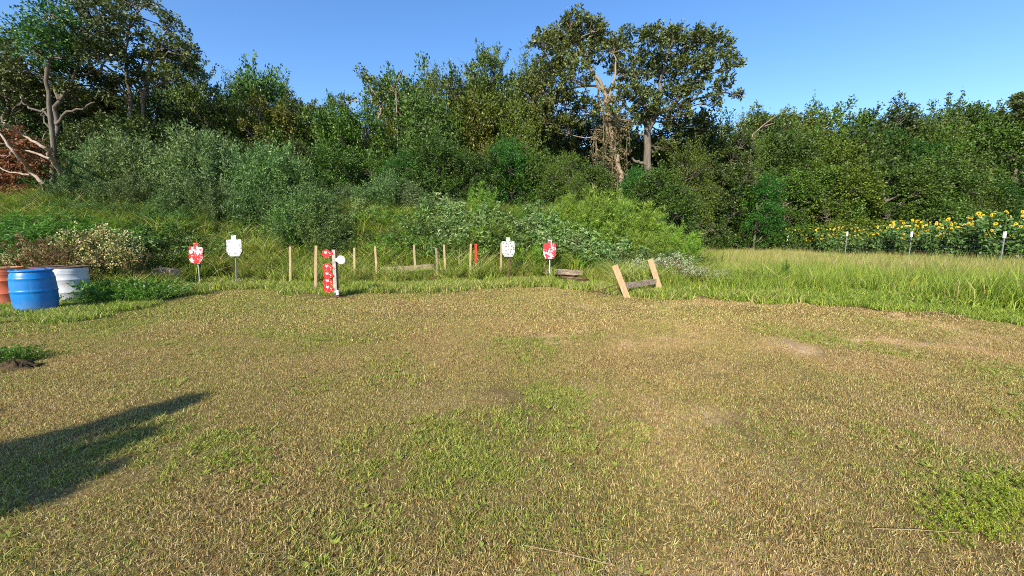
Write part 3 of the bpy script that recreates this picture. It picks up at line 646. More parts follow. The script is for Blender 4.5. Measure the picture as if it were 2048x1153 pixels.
hero('oak_tree', 20, 112, [([(112, None), (108, 300), (112, 240), (120, 190)], .12, .08), ([(120, 200), (150, 160), (158, 110), (165, 70)], .07, .03), ([(112, 250), (135, 225), (165, 215), (190, 205)], .07, .03), ([(112, 250), (88, 220), (62, 215), (45, 205)], .07, .03),
    ([(118, 200), (90, 140), (80, 90)], .08, .03), ([(165, 150), (195, 145), (225, 143)], .04, .02), ([(100, 258), (80, 232), (95, 215)], .04, .02)],
    [(165, 40, 26), (190, 70, 30), (160, 100, 30), (195, 120, 32), (150, 150, 28), (190, 170, 28), (60, 150, 30), (40, 180, 30), (80, 190, 24), (175, 15, 22), (205, 30, 20), (145, 195, 24), (30, 225, 26), (220, 100, 20)],
    M['oak'], M['bark'], 'dark oak with bare curling grey limbs above the fallen dead branches', 'oak tree', seed=6, ll=.13, lw=.09, dens=2.5, tint=(.8, .78, .75))
hero('hackberry_tree', 19, 100, [([(100, None), (102, 250), (98, 150), (105, 60)], .12, .05), ([(99, 150), (85, 110), (75, 80)], .05, .02)],
    [(100, 30, 22), (118, 55, 24), (80, 75, 24), (105, 95, 30), (75, 115, 24), (125, 118, 22), (110, 8, 16), (95, 130, 20), (62, 95, 12), (128, 90, 18)], M['bright'], M['bark'],
    'bright green hackberry standing in front of the dark oak, above the barrels', 'tree', seed=7, ll=.12, lw=.07, L=.6, upb=.5, dens=3.2)
hero('oak_tree', 21, 12, [([(12, None), (14, 250), (10, 150), (14, 90)], .12, .05), ([(11, 170), (35, 130), (40, 110)], .05, .02)],
    [(20, 78, 14), (10, 105, 22), (35, 118, 18), (-10, 140, 34), (25, 150, 24), (-20, 90, 26), (0, 190, 34), (40, 170, 18)], M['oak'], M['bark'], 'oak cut by the left edge of the picture, its top poking into the sky', 'oak tree', seed=9, ll=.15, lw=.10, tint=(.85, .85, .9))
hero('leafy_sapling', 27, 752, [([(752, None), (756, 260), (760, 215), (752, 190), (735, 165), (722, 150)], .07, .02), ([(760, 215), (775, 190), (790, 170), (798, 150)], .05, .015), ([(756, 235), (770, 200), (760, 175)], .03, .01)],
    [(722, 152, 9), (735, 172, 8), (752, 195, 10), (770, 185, 11), (788, 182, 12), (758, 170, 6), (700, 205, 8), (745, 215, 12)], M['elm'], M['dead'], 'thin sapling with sparse leaves and bare twigs sticking up out of the middle trees', 'tree', seed=12, dens=1.6, ll=.14, lw=.08, nt=5, tint=(1, 1.1, 1.1))
hero('oak_tree', 38, 2035, [([(2035, None), (2035, 300), (2030, 240), (2040, 205)], .16, .05)],
    [(2040, 205, 16), (2020, 215, 10), (2050, 225, 22), (2035, 250, 18), (2060, 255, 30), (2075, 215, 24)], M['oak'], M['bark'], 'dark oak leaning in at the right edge above the sunflowers', 'oak tree', seed=14, ll=.2, lw=.13, tint=(.9, .9, .9))

# fallen dead limbs with brown leaves, left edge
r = np.random.default_rng(21); Yd = 15.0; b0 = P(60, 400, Yd); org = np.array([b0[0], Yd, zat(b0[0], Yd)])
fd = empty('fallen_branch', org); tag(fd, 'fallen dead limbs with dry brown leaves leaning at the left edge', 'dead branch')
for pl, r0 in (([(122, 352), (108, 325), (92, 298), (70, 285), (45, 270), (8, 246)], .075), ([(84, 366), (62, 345), (45, 322), (22, 300), (0, 268), (-30, 240)], .065), ([(100, 318), (70, 305), (40, 300), (12, 285), (-20, 290)], .045),
               ([(60, 350), (20, 345), (-20, 325)], .04), ([(92, 298), (86, 280), (90, 262)], .022), ([(45, 270), (35, 250), (30, 235)], .02), ([(30, 300), (15, 312), (-10, 310)], .025), ([(84, 366), (92, 384), (98, 400)], .05)):
    pts = [P(x, y, Yd + .6 * math.sin(i * 1.7 + r0 * 99)) - org for i, (x, y) in enumerate(pl)]
    mb = MB(); pa = np.array(pts); t = np.linspace(0, len(pa) - 1, len(pa) * 3); qq = np.stack([np.interp(t, np.arange(len(pa)), pa[:, c]) for c in range(3)], -1); qq[1:-1] += r.normal(0, .02, (len(qq) - 2, 3))
    mb.tube(qq, list(np.linspace(r0, r0 * .4, len(qq))), 7); mb.build('limb', M['dead'], fd)
bl = [tuple(P(x, y, Yd + .7) - org) + (q, q, q) for x, y, q in ((30, 280, .4), (60, 312, .5), (10, 330, .6), (45, 345, .5), (80, 330, .35), (0, 375, .5), (30, 400, .5), (58, 400, .4), (12, 425, .35))]
A, D, Cs = blob_twigs(bl, 5, r, .35, 5, inner=.2); link('dead_leaves', leafmesh('dead_leaves', leaves(A, D, r, 7, .3, .12, .07, .4, .4, .5)), M['dryleaf'], fd)
mb = MB()
for bb, cc in zip(bl, Cs):
    for q_ in cc[::6]: pts, rad = limb(np.array(bb[:3]), q_, .012, .004, r, .1, 4); mb.tube(pts, rad, 3, cap=False)
mb.build('twigs', M['dead'], fd)

# ------------------------------------------------------------------ wood behind
LM = [(-400, 'far left beyond the barrels'), (60, 'above the orange drum'), (180, 'above the barrels'), (300, 'left of the first red target'), (420, 'above the white target near the barrels'), (540, 'left of the first stake'), (660, 'above the paddle rack'),
      (770, 'above the old log'), (880, 'above the middle stakes'), (980, 'above the orange-topped stake'), (1060, 'left of the vine-hung trunk'), (1180, 'by the vine-hung trunk'), (1290, 'below the spreading oak'), (1400, 'right of the spreading oak'),
      (1500, 'behind the start of the wire fence'), (1600, 'behind the second fence post'), (1700, 'above the left sunflowers'), (1800, 'above the middle sunflowers'), (1900, 'above the right sunflowers'), (2030, 'at the right edge')]
def where(px): return min(LM, key=lambda l: abs(l[0] - px))[1]
SHADE = {'olive': (1.22, 1.10, .72), 'dark': (.68, .78, .64), 'mid': (.92, 1.05, .82), 'green': (.86, 1.12, .78), 'light': (1.2, 1.3, 1.0), 'brown': (1.3, .95, .75)}
NM = {'oak': ('oak_tree', 'oak', 'tree'), 'elm': ('elm_tree', 'jagged-topped elm', 'tree'), 'vin': ('leafy_tree', 'low leafy tree', 'tree'), 'bri': ('hackberry_tree', 'fresh green hackberry', 'tree'), 'bus': ('leafy_bush', 'leafy bush', 'bush')}
def wood(rows):
    for key, px, yt, Yd, sh, w, row in rows:
        if row != 'back': yt += random.uniform(-16, 20); w *= random.uniform(.78, 1.0)
        else: w *= random.uniform(.8, 1.05); yt += random.uniform(-5, 5)
        px += random.uniform(-10, 10)
        nm, ds, ct = NM[key[:3]]; col = {'olive': 'olive green', 'dark': 'dark green', 'mid': 'mid green', 'green': 'deep green', 'light': 'pale green', 'brown': 'brownish green'}[sh]
        t = tuple(c * random.uniform(.92, 1.08) for c in SHADE[sh])
        put_px(key, px, yt, Yd, name=nm, label='%s %s %s, %s row' % (col, ds, where(px), row), cat_=ct, group='%s of the wood behind the field' % ('bushes' if ct == 'bush' else 'trees'), tint=t, wid=w)
sky_c = [(330, 165), (400, 135), (450, 150), (480, 150), (520, 142), (560, 158), (610, 192), (650, 205), (690, 200), (730, 212), (780, 215), (830, 150), (870, 138), (910, 148), (950, 145), (1000, 118), (1045, 108), (1080, 118)]
ky = ['elm0', 'elm1', 'elm2']; sh_ = ['olive', 'mid', 'dark', 'olive', 'green', 'mid', 'dark']
ky2 = ['elm0', 'oak1', 'elm1', 'elm2', 'vine0', 'elm0', 'oak0']
wood([(ky2[i % 7], px, yt, 30 + (i % 3) * 1.2, sh_[i % 7], .78, 'back') for i, (px, yt) in enumerate(sky_c)])
wood([(['elm1', 'vine0', 'elm2', 'oak0', 'vine1'][i % 5], px, yt, 25.5 + (i % 3) * .8, sh, .95, 'middle') for i, (px, yt, sh) in enumerate([(360, 215, 'dark'), (420, 185, 'olive'), (475, 225, 'dark'), (530, 210, 'olive'), (590, 215, 'olive'), (650, 250, 'dark'), (700, 215, 'green'), (760, 235, 'green'),
      (820, 205, 'green'), (880, 200, 'mid'), (940, 180, 'olive'), (1000, 170, 'brown'), (1050, 190, 'mid')])])
wood([(['vine1', 'elm1', 'vine0', 'bright0'][i % 4], px, yt, 21.5 + (i % 3) * .7, sh, 1.15, 'front') for i, (px, yt, sh) in enumerate([(640, 300, 'mid'), (690, 310, 'light'), (745, 290, 'green'), (800, 310, 'mid'), (850, 270, 'dark'), (905, 295, 'mid'), (960, 300, 'dark'),
      (1020, 285, 'mid'), (1075, 290, 'mid'), (1130, 300, 'green'), (1180, 330, 'mid'), (1275, 350, 'green'), (1335, 330, 'dark'), (1370, 290, 'mid')])])
wood([(['oak1', 'vine0', 'oak0'][i % 3], px, yt, 33 + (i % 2) * 1.5, 'dark', 1.0, 'back') for i, (px, yt) in enumerate([(1110, 225), (1160, 225), (1205, 232), (1248, 240), (1290, 275), (1345, 262), (1390, 240), (1425, 248), (1465, 262)])])
wood([(['elm0', 'oak0', 'vine1', 'elm2'][i % 4], px, yt, 25 + (i % 3) * 1.0, sh, 1.0, 'back') for i, (px, yt, sh) in enumerate([(-330, 160, 'dark'), (-260, 130, 'dark'), (-190, 140, 'mid'), (-120, 120, 'dark'), (-50, 130, 'dark'), (20, 150, 'dark'), (80, 170, 'dark'), (140, 150, 'dark'), (200, 160, 'dark'), (250, 175, 'dark'), (310, 190, 'dark'), (350, 180, 'mid')])])
wood([(['vine0', 'vine1', 'oak1'][i % 3], px, yt, 20 + (i % 2) * .8, 'dark', 1.15, 'middle') for i, (px, yt) in enumerate([(-160, 240), (-90, 250), (-20, 270), (50, 262), (120, 290), (190, 250), (250, 290), (320, 240), (390, 270), (450, 260), (520, 275), (585, 290)])])
# right wall of trees
wood([(['elm1', 'oak0', 'oak1', 'elm2', 'vine1'][i % 5], px, yt, 44 + (i % 3), sh, .95, 'back') for i, (px, yt, sh) in enumerate([(1500, 222, 'olive'), (1545, 214, 'mid'), (1590, 222, 'olive'), (1640, 228, 'olive'), (1665, 208, 'mid'), (1715, 226, 'olive'), (1762, 216, 'dark'), (1800, 222, 'mid'), (1850, 220, 'olive'), (1895, 216, 'dark'),
      (1940, 216, 'green'), (1985, 222, 'green'), (2020, 262, 'mid'), (2080, 235, 'dark'), (2140, 220, 'mid'), (2210, 220, 'olive'), (2280, 225, 'mid')])])
wood([(['vine0', 'elm2', 'vine1', 'bright0'][i % 4], px, yt, 39 + (i % 3) * .8, sh, 1.0, 'middle') for i, (px, yt, sh) in enumerate([(1455, 275, 'green'), (1500, 280, 'green'), (1550, 270, 'dark'), (1600, 268, 'brown'), (1650, 272, 'olive'), (1705, 285, 'olive'), (1755, 268, 'dark'), (1805, 262, 'dark'), (1850, 255, 'mid'), (1900, 240, 'mid'),
      (1955, 236, 'green'), (2000, 245, 'green'), (2050, 275, 'brown'), (2110, 265, 'mid'), (2180, 260, 'dark')])])
wood([(['vine1', 'vine0', 'elm1', 'bright0', 'vine0'][i % 5], px, yt, 34 + (i % 3) * .8, sh, 1.2, 'front') for i, (px, yt, sh) in enumerate([(1385, 325, 'dark'), (1430, 300, 'green'), (1480, 315, 'mid'), (1525, 335, 'green'), (1575, 330, 'mid'), (1625, 345, 'light'), (1675, 335, 'olive'), (1715, 385, 'light'), (1755, 350, 'dark'), (1800, 330, 'mid'), (1850, 335, 'mid'),
      (1900, 320, 'mid'), (1950, 330, 'dark'), (1995, 350, 'dark'), (2045, 345, 'green'), (2100, 330, 'mid'), (1410, 380, 'dark'), (1460, 400, 'green'), (1540, 405, 'mid')])])
# bare grey branch inside the right wall
def dead_branch(pls, Yd, label):
    b = P(*pls[0][0], Yd); z = zat(b[0], Yd); root = empty('dead_branch', (b[0], Yd, z)); tag(root, label, 'dead branch', 'bare branches in the wood'); o = np.array([b[0], Yd, z])
    for i, pl in enumerate(pls):
        pts = [P(x, y, Yd - .3 * j) - o for j, (x, y) in enumerate(pl)]
        if i == 0: pts = [np.array([0, 0, -.2])] + pts
        mb = MB(); mb.tube(pts, list(np.linspace(.07, .025, len(pts))), 6); mb.build('limb', M['dead'], root)
dead_branch([[(1695, 392), (1705, 375), (1716, 362), (1727, 343)], [(1698, 385), (1692, 372), (1690, 365)]], 35.3, 'bare pale branch poking from the wood above the left sunflowers')
dead_branch([[(1716, 402), (1728, 390), (1738, 375), (1736, 362)], [(1728, 392), (1745, 386)]], 35.2, 'bare pinkish branch right beside the forked pale one in the wood')
dead_branch([[(1505, 270), (1530, 248), (1555, 230)], [(1520, 256), (1550, 246)]], 36.0, 'long pale bare limb at the top of the right-hand wood')
dead_branch([[(792, 180), (796, 160), (806, 138)], [(790, 190), (780, 165)]], 29.0, 'bare forked twig against the sky above the old log')

# ------------------------------------------------------------------ tall herbs on and before the berm
def herbs(key, nm, lst, lab, ct, grp, tint=(1, 1, 1), wid=1.0):
    for i, (px, yt, Yd) in enumerate(lst):
        kk = key if isinstance(key, str) else key[i % len(key)]; t = tuple(c * random.uniform(.9, 1.1) for c in tint)
        put_px(kk, px, yt, Yd, name=nm, label=lab % where(px) if '%s' in lab else lab, cat_=ct, group=grp, tint=t, wid=wid)
RAG = ['rag0', 'rag1', 'rag2']
herbs(RAG, 'giant_ragweed', [(165, 308, 17), (200, 284, 17.6), (238, 268, 17.2), (276, 282, 17.6), (356, 296, 17.4), (390, 258, 17.4), (426, 272, 17.2), (462, 304, 17.6), (512, 302, 17.4), (548, 286, 17.2), (584, 314, 17.2)], 'tall blue-green ragweed, back of thicket %s', 'ragweed', 'giant ragweed thicket on the berm', wid=.82, tint=(1.1, 1.1, 1.05))
herbs(RAG, 'giant_ragweed', [(108, 368, 15.6), (150, 340, 15.8), (205, 358, 15.8), (262, 345, 16), (312, 392, 16), (345, 372, 16), (384, 344, 16.2), (440, 366, 16.2), (500, 360, 16.4), (552, 372, 16.4)], 'dense ragweed, front of thicket %s', 'ragweed', 'giant ragweed thicket on the berm', tint=(.9, .95, .88), wid=.92)
herbs(RAG, 'giant_ragweed', [(-20, 390, 14.6), (35, 398, 14.8), (85, 385, 15), (130, 395, 14.9), (185, 400, 15.1), (250, 405, 15.2), (310, 410, 15.4), (370, 415, 15.6)], 'shorter ragweed, foot of thicket %s', 'ragweed', 'giant ragweed thicket on the berm', tint=(.8, .95, .7), wid=1.3)
herbs(RAG, 'giant_ragweed', [(600, 395, 15.6), (640, 410, 15.4), (622, 375, 16.2), (585, 430, 15.4), (655, 440, 15.2)], 'bushy ragweed on the berm %s', 'ragweed', 'ragweed at the front of the berm', tint=(1, 1.1, .9), wid=1.25)
herbs(RAG, 'giant_ragweed', [(775, 345, 18.4), (815, 362, 18.4), (735, 375, 18.2), (690, 370, 18.6), (855, 385, 18.2)], 'ragweed on the berm crest %s', 'ragweed', 'ragweed on the berm crest', wid=1.1)
herbs(['lime0', 'lime1'], 'feathery_weed', [(965, 365, 18), (1112, 408, 17.6), (1140, 392, 17.4), (1168, 378, 17.2), (1192, 402, 17.2), (1218, 384, 17), (1240, 405, 17), (1268, 396, 17), (1292, 425, 16.6), (1130, 432, 16.8), (1165, 418, 16.6), (1205, 436, 16.4), (1235, 424, 16.4), (1280, 455, 16.2), (1330, 430, 16.4), (1355, 455, 16), (1262, 445, 16), (1310, 460, 15.8), (1380, 470, 16)],
      'feathery lime green weed %s', 'weed', 'feathery green weeds on the berm', tint=(1.25, 1.15, .9), wid=.75)
herbs(['lime0', 'lime1'], 'feathery_weed', [(20, 425, 13), (60, 435, 13), (-20, 430, 12.6), (95, 455, 12.8), (45, 460, 12.2), (10, 470, 12), (640, 385, 19), (700, 395, 18.8), (1010, 420, 17.8), (1045, 415, 18), (920, 400, 18.6)], 'soft green feathery weed %s', 'weed', 'feathery green weeds at the berm', tint=(.6, .8, .8), wid=1.2)
herbs(['pig0', 'pig1'], 'pale_leafed_weed', [(715, 395, 17.4), (735, 410, 17), (705, 425, 16.6), (880, 385, 17.8), (900, 400, 17.4), (955, 400, 17.4), (975, 415, 17), (905, 435, 16.4), (920, 450, 16), (890, 430, 16.8), (1075, 400, 17.6), (1090, 420, 17), (1060, 430, 16.6), (1035, 425, 17), (1110, 450, 16), (1130, 460, 15.8), (1150, 465, 15.6),
      (1080, 460, 15.8), (1170, 470, 15.6), (1200, 475, 15.4), (1230, 490, 15.2), (945, 430, 16.6), (430, 480, 14.6), (820, 440, 16.4), (1250, 480, 15.4), (1180, 485, 15.4), (1040, 445, 16.4), (1100, 430, 16.8), (1150, 445, 16.2), (1210, 460, 15.8)], 'pale drooping-leafed weed %s', 'weed', 'pale broad-leafed weeds on the berm', wid=1.2)
herbs(['weed0', 'weed1'], 'green_weed', [(660, 455, 16), (700, 450, 16.2), (760, 430, 17), (790, 450, 16.6), (850, 450, 16.4), (870, 470, 16), (985, 445, 16.4), (1010, 460, 16.4), (590, 470, 15.8), (560, 465, 15.8), (340, 465, 14.2), (310, 460, 14), (290, 475, 13.6), (260, 470, 13.6),
      (360, 490, 13.6), (330, 500, 13.4), (300, 505, 13.2), (1240, 515, 14.4), (1290, 500, 15), (1340, 500, 14.6), (1380, 510, 14.2), (270, 500, 13), (760, 465, 16), (810, 462, 16.2), (930, 470, 16), (440, 445, 16), (400, 450, 15.6), (500, 450, 16)],
      'mid green leafy weed %s', 'weed', 'leafy weeds on the berm', wid=1.3)
herbs(['lime0', 'weed0', 'lime1'], 'green_weed', [(30, 405, 14.5), (75, 410, 14.8), (120, 415, 14.6), (-20, 400, 14.4), (165, 425, 14.4), (210, 430, 14.6), (255, 435, 14.6), (300, 440, 14.8), (140, 440, 13.4), (60, 430, 13.8), (10, 425, 13.6), (235, 450, 13.6), (280, 455, 13.8), (345, 445, 14.6), (95, 430, 13.2)],
      'mixed green weed on the slope %s', 'weed', 'mixed weeds on the slope behind the barrels', tint=(.75, .9, .9), wid=1.4)
herbs(['weed0', 'lime1', 'weed1', 'pig1'], 'green_weed', [(680, 430, 16.6), (770, 415, 17.2), (830, 420, 17), (860, 410, 17.4), (940, 420, 17.2), (1000, 440, 16.6), (655, 470, 15.6), (700, 470, 15.8), (745, 455, 16.2), (780, 475, 15.7), (850, 470, 15.8), (960, 460, 16), (1020, 470, 15.8), (1070, 485, 15.5), (475, 430, 16.4), (520, 440, 16.2), (450, 420, 16.8), (350, 440, 15.4), (390, 430, 16)],
      'bright green weed on the berm %s', 'weed', 'bright weeds between the ragweed and the stakes', tint=(1.25, 1.3, 1.0), wid=1.3)
r = np.random.default_rng(123); lst = []
for px in list(np.linspace(335, 560, 13)) + list(np.linspace(672, 1235, 26)):
    Yd_ = r.uniform(15.2, 16.8); x_ = P(px, 500, Yd_)[0]; g_ = 478 + (CAM_H - zat(x_, Yd_)) * FPX / Yd_; lst.append((float(px + r.normal() * 6), float(g_ - r.uniform(.55, 1.0) * FPX / Yd_), float(Yd_)))
herbs(['weed0', 'lime0', 'pig0', 'weed1', 'lime1'], 'green_weed', lst, 'knee-high green weed behind the stakes %s', 'weed', 'knee-high weeds on the lower slope', tint=(1.1, 1.2, .9), wid=1.5)
herbs(['snow0', 'snow1'], 'white_flowering_weed', [(1330, 520, 12.6), (1360, 530, 12.2), (1390, 535, 12), (1415, 538, 11.8), (1440, 540, 11.6), (1345, 510, 13), (1290, 520, 13), (1275, 535, 12.4), (1455, 548, 11.6)], 'bushy weed with small white bracts right of the leaning boards', 'weed', 'white-flowered weeds beside the leaning boards', wid=1.15)
herbs(['snow0', 'snow1'], 'white_flowering_weed', [(165, 470, 11.6), (185, 458, 12), (207, 474, 11.8), (222, 492, 11.4), (190, 486, 11.2), (40, 500, 10.6), (15, 510, 10.6), (65, 505, 10.8), (215, 500, 11)], 'cream-flowered weed behind the barrels', 'weed', 'cream-flowered weeds behind the barrels', wid=.9, tint=(1.0, .92, .62))
herbs('dryw0', 'dried_weed', [(120, 455, 11.6), (145, 470, 11.2), (110, 480, 10.8), (130, 495, 10.6), (160, 495, 10.8), (240, 500, 11.2), (90, 470, 11.2)], 'dried reddish brown weed behind the barrels', 'weed', 'dried weeds behind the barrels', wid=1.0, tint=(.85, 1.25, 1.15))
herbs('clump0', 'leafy_ground_weed', [(215, 560, 9.5), (240, 556, 9.8), (266, 558, 9.8), (292, 562, 9.7), (235, 574, 9.3), (262, 576, 9.3), (288, 580, 9.3), (212, 580, 9.2), (312, 572, 9.8)], 'bright green ground weed right of the white drum', 'weed', 'low leafy weeds right of the white drum', wid=.95, tint=(.75, .85, .8))
herbs('clump0', 'leafy_ground_weed', [(30, 694, 4.75), (5, 692, 4.7), (-25, 690, 4.8), (52, 702, 4.8)], 'green tuft at the end of the dark clod, left edge', 'weed', 'tufts on the dark clod at the left edge', wid=.7, tint=(.7, .75, .6))
herbs('clump0', 'leafy_ground_weed', [(1850, 640, 7.0)], 'low green weed patch on the mown field near the meadow edge', 'weed', None, wid=1.6, tint=(1.3, 1.1, .8))
for px, yt, dh in ((1900, 1012, 26), (1942, 988, 28), (1990, 965, 26), (2036, 948, 26), (1962, 1030, 26), (2020, 1002, 26), (1890, 1045, 22), (2045, 985, 26)):
    put_px('clump0', px, yt, G(px, yt + dh)[1], name='leafy_ground_weed', label='lime green weed tuft near the lower right corner', cat_='weed', group='weed tufts at the lower right corner', tint=(1.9, 1.25, .9), wid=.8)
for px, yt, dh in ((425, 868, 10), (470, 905, 12), (505, 945, 13), (735, 930, 10), (1385, 770, 6), (1840, 842, 9), (255, 1090, 12), (540, 1030, 12)):
    put_px('clump0', px, yt, G(px, yt + dh)[1], name='leafy_ground_weed', label='tiny green weed growing in the mown stubble', cat_='weed', group='tiny weeds in the mown field', tint=(1.7, 1.2, .9), wid=1.2)
for px, yt in ((28, 618), (8, 612), (125, 606), (150, 612), (180, 610), (52, 624), (100, 620)):
    put_px('clump0', px, yt, G(px, yt + 14)[1], name='leafy_ground_weed', label='grassy weed against the foot of the drums', cat_='weed', group='weeds at the foot of the drums', tint=(.85, .9, .8), wid=1.3)
for px, yt, Yd in ((1574, 520, 12.2), (1490, 545, 11.2), (1512, 540, 11.4), (1680, 560, 10.6), (1880, 570, 9.6), (1475, 540, 11.6), (1580, 575, 10.6)):
    put_px('lime0', px, yt, Yd, name='slender_weed', label='single dark slender weed standing in the meadow', cat_='weed', group='slender weeds in the meadow', tint=(.35, .5, .6), wid=.35)

# ------------------------------------------------------------------ sunflowers beyond the fence
def head_mesh():
    V = []; r = []
    for ring, n, L, w, off in ((0, 15, .072, .026, 0.0), (1, 13, .062, .024, .2)):
        for k in range(n):
            a = 2 * PI * (k + off) / n; d = np.array([math.cos(a), math.sin(a), 0]); s = np.array([-math.sin(a), math.cos(a), 0]); lift = .012 + .012 * random.random() + ring * .006
            b = d * .026; mid = d * (.026 + L * .5) + np.array([0, 0, lift]); tip = d * (.026 + L) + np.array([0, 0, lift * .6])
            V += [b - s * w * .25, mid - s * w / 2, tip, mid + s * w / 2]; r.append(random.uniform(.3, 1))
    n = 12
    for k in range(n):
        a, b = 2 * PI * k / n, 2 * PI * (k + 1) / n; f = lambda t, q, z: np.array([q * math.cos(t), q * math.sin(t), z])
        V += [f(a, .034, .010), f(b, .034, .010), f(b, .02, .022), f(a, .02, .022)]; r.append(.02)
        V += [f(a, .02, .022), f(b, .02, .022), f((a + b) / 2, .0, .020), f((a + b) / 2, .0, .0201)]; r.append(.12)
    return raw_mesh('flower_head', np.array(V), 4, {'r': np.array(r)})
HM = head_mesh(); HM.materials.append(M['sunhead'])
def sun_proto(seed, H, heads):
    r = np.random.default_rng(seed); root = empty('sunflower', (0, 0, 0)); mb = MB(); A = []; D = []
    for s in range(heads + 2):
        a = r.random() * 2 * PI; b1 = np.array([math.cos(a) * r.uniform(.1, .8), math.sin(a) * r.uniform(.1, .8), H * (1 - .42 * r.random() ** 1.6)])
        b0 = np.array([math.cos(a) * .1, math.sin(a) * .1, -.05]); pts, rad = limb(b0, b1, .016, .006, r, .04, 5); mb.tube(pts, rad, 4, cap=False); pa = np.array(pts)
        n = int(7 * H); tt = r.uniform(.08, .98, n)
        A.append(np.stack([np.interp(tt, np.linspace(0, 1, 5), pa[:, i]) for i in range(3)], -1)); D.append(unit(np.stack([r.normal(0, 1, n), r.normal(0, 1, n), np.full(n, .3)], -1)))
        if s < heads:
            h = link('flower_head', HM, None, root); h.location = tuple(pa[-1]); v = Vector((sd.x + r.normal() * .55, sd.y + r.normal() * .3, .15 + r.random() * .5)); h.rotation_euler = v.to_track_quat('Z', 'Y').to_euler(); q_ = r.uniform(.42, .80); h.scale = (q_, q_, q_)
    mb.build('stems', M['stem'], root)
    link('foliage', leafmesh('foliage', leaves(np.concatenate(A), np.concatenate(D), r, 6, .18, .125, .095, .5, .45, .35)), M['sunleaf'], root); return root
SP = [sun_proto(40 + i, h, n) for i, (h, n) in enumerate(((2.2, 16), (2.0, 13), (2.4, 17), (1.9, 12), (2.1, 14)))]; su = [False] * 5
r = np.random.default_rng(77); cnt = 0
for Yr in np.arange(16.5, 39, 1.0):
    for Xr in (24.2, 25.2, 26.6, 28.4, 30.4):
        x = Xr + r.normal() * .35; y = Yr + r.normal() * .35
        if x / y > 1.5 or (Xr > 27.5 and r.random() < .35): continue
        i = int(r.integers(0, 5)); i = 3 if (y > 30 and r.random() < .6) else i
        o = SP[i] if not su[i] else copy_tree(SP[i]); su[i] = True; h = 1.0 + .14 * r.normal() - .012 * (y - 26)
        if x / y > 1.2: h *= .97
        h = h * 1.06
        o.location = (x, y, zat(x, y) - .02); o.rotation_euler = (0, 0, r.normal() * .35); o.scale = (h, h, h); cnt += 1; o.name = 'sunflower'
        px = 1024 + x / y * FPX
        tag(o, 'many-headed yellow sunflower %s, %s' % ('just behind the fence' if Xr < 24.7 else 'in the second row' if Xr < 26 else 'in the third row' if Xr < 28 else 'deep in the patch', 'right of the big capped post' if px > 2000 else 'left of the big capped post' if px > 1910 else 'right of the middle post' if px > 1822 else 'left of the middle post' if px > 1755 else 'right of the farther post' if px > 1693 else 'left of the farther post' if px > 1640 else 'at the far end'), 'sunflower', 'sunflowers beyond the fence')

# ------------------------------------------------------------------ wire fence along the meadow
fence = empty('wire_fence', (23.4, 17.9, zat(23.4, 17.9))); tag(fence, 'field wire fence on slim posts with white tops in front of the sunflowers', 'fence')
fo = Vector(fence.location); posts = [(2330, 23.0, 0), (2008, 18.0, 1), (1822, 22.6, 1), (1693, 27.0, 1), (1575, 32.6, 2), (1516, 36.4, 2), (1470, 40.0, 3), (1444, 42.6, 3), (1400, 47, 3)]
pp = []
for px, Yp, kk in posts:
    if px > 2100: Yp = 13.8
    x = (px - 1024) / FPX * Yp * 1.0; x = 23.4 if px > 2100 else P(px, 480, Yp)[0]; z = zat(x, Yp); top = P(px, 464 if kk == 1 else 470, Yp)[2]; pp.append((x, Yp, z, top))
    mb = MB(); mb.box((x - fo.x, Yp - fo.y, (z - .3 + top) / 2 - fo.z), (.045 if kk < 3 else .06, .035, top - z + .3)); mb.box((x - fo.x, Yp - fo.y + .03, (z - .3 + top) / 2 - fo.z), (.012, .025, top - z + .3))
    po = mb.build('post', M['postgreen'] if kk < 3 else M['dead'], fence)
    if kk in (0, 1, 2):
        mb = MB(); hh = .30 if kk < 2 else .5; mb.box((x - fo.x, Yp - fo.y + .005, top - fo.z - hh / 2 + .01), (.085 if kk < 2 else .07, .07, hh)); mb.build('post_cap', M['whitep'], po)
for a, b in zip(pp[:-1], pp[1:]):
    for hgt_ in (.25, .45, .65, .88, 1.15, 1.45):
        mb = MB(); A_ = Vector((a[0], a[1] - .03, a[2] + hgt_)) - fo; B_ = Vector((b[0], b[1] - .03, b[2] + hgt_)) - fo; mid = (A_ + B_) / 2 - Vector((0, 0, .015)); mb.tube([A_, mid, B_], .0028 if a[1] < 30 else .006, 4, cap=False); mb.build('wire', M['wire'], fence)
    n = int((Vector(b[:3]) - Vector(a[:3])).length / .3); mb = MB()
    for i in range(1, n):
        t = i / n; p = Vector([a[k] + (b[k] - a[k]) * t for k in range(3)]) - fo; mb.tube([p + Vector((0, -.036, .25)), p + Vector((0, -.036, 1.2))], .0016 if a[1] < 30 else .004, 3, cap=False)
    mb.build('stay_wires', M['wire'], fence)

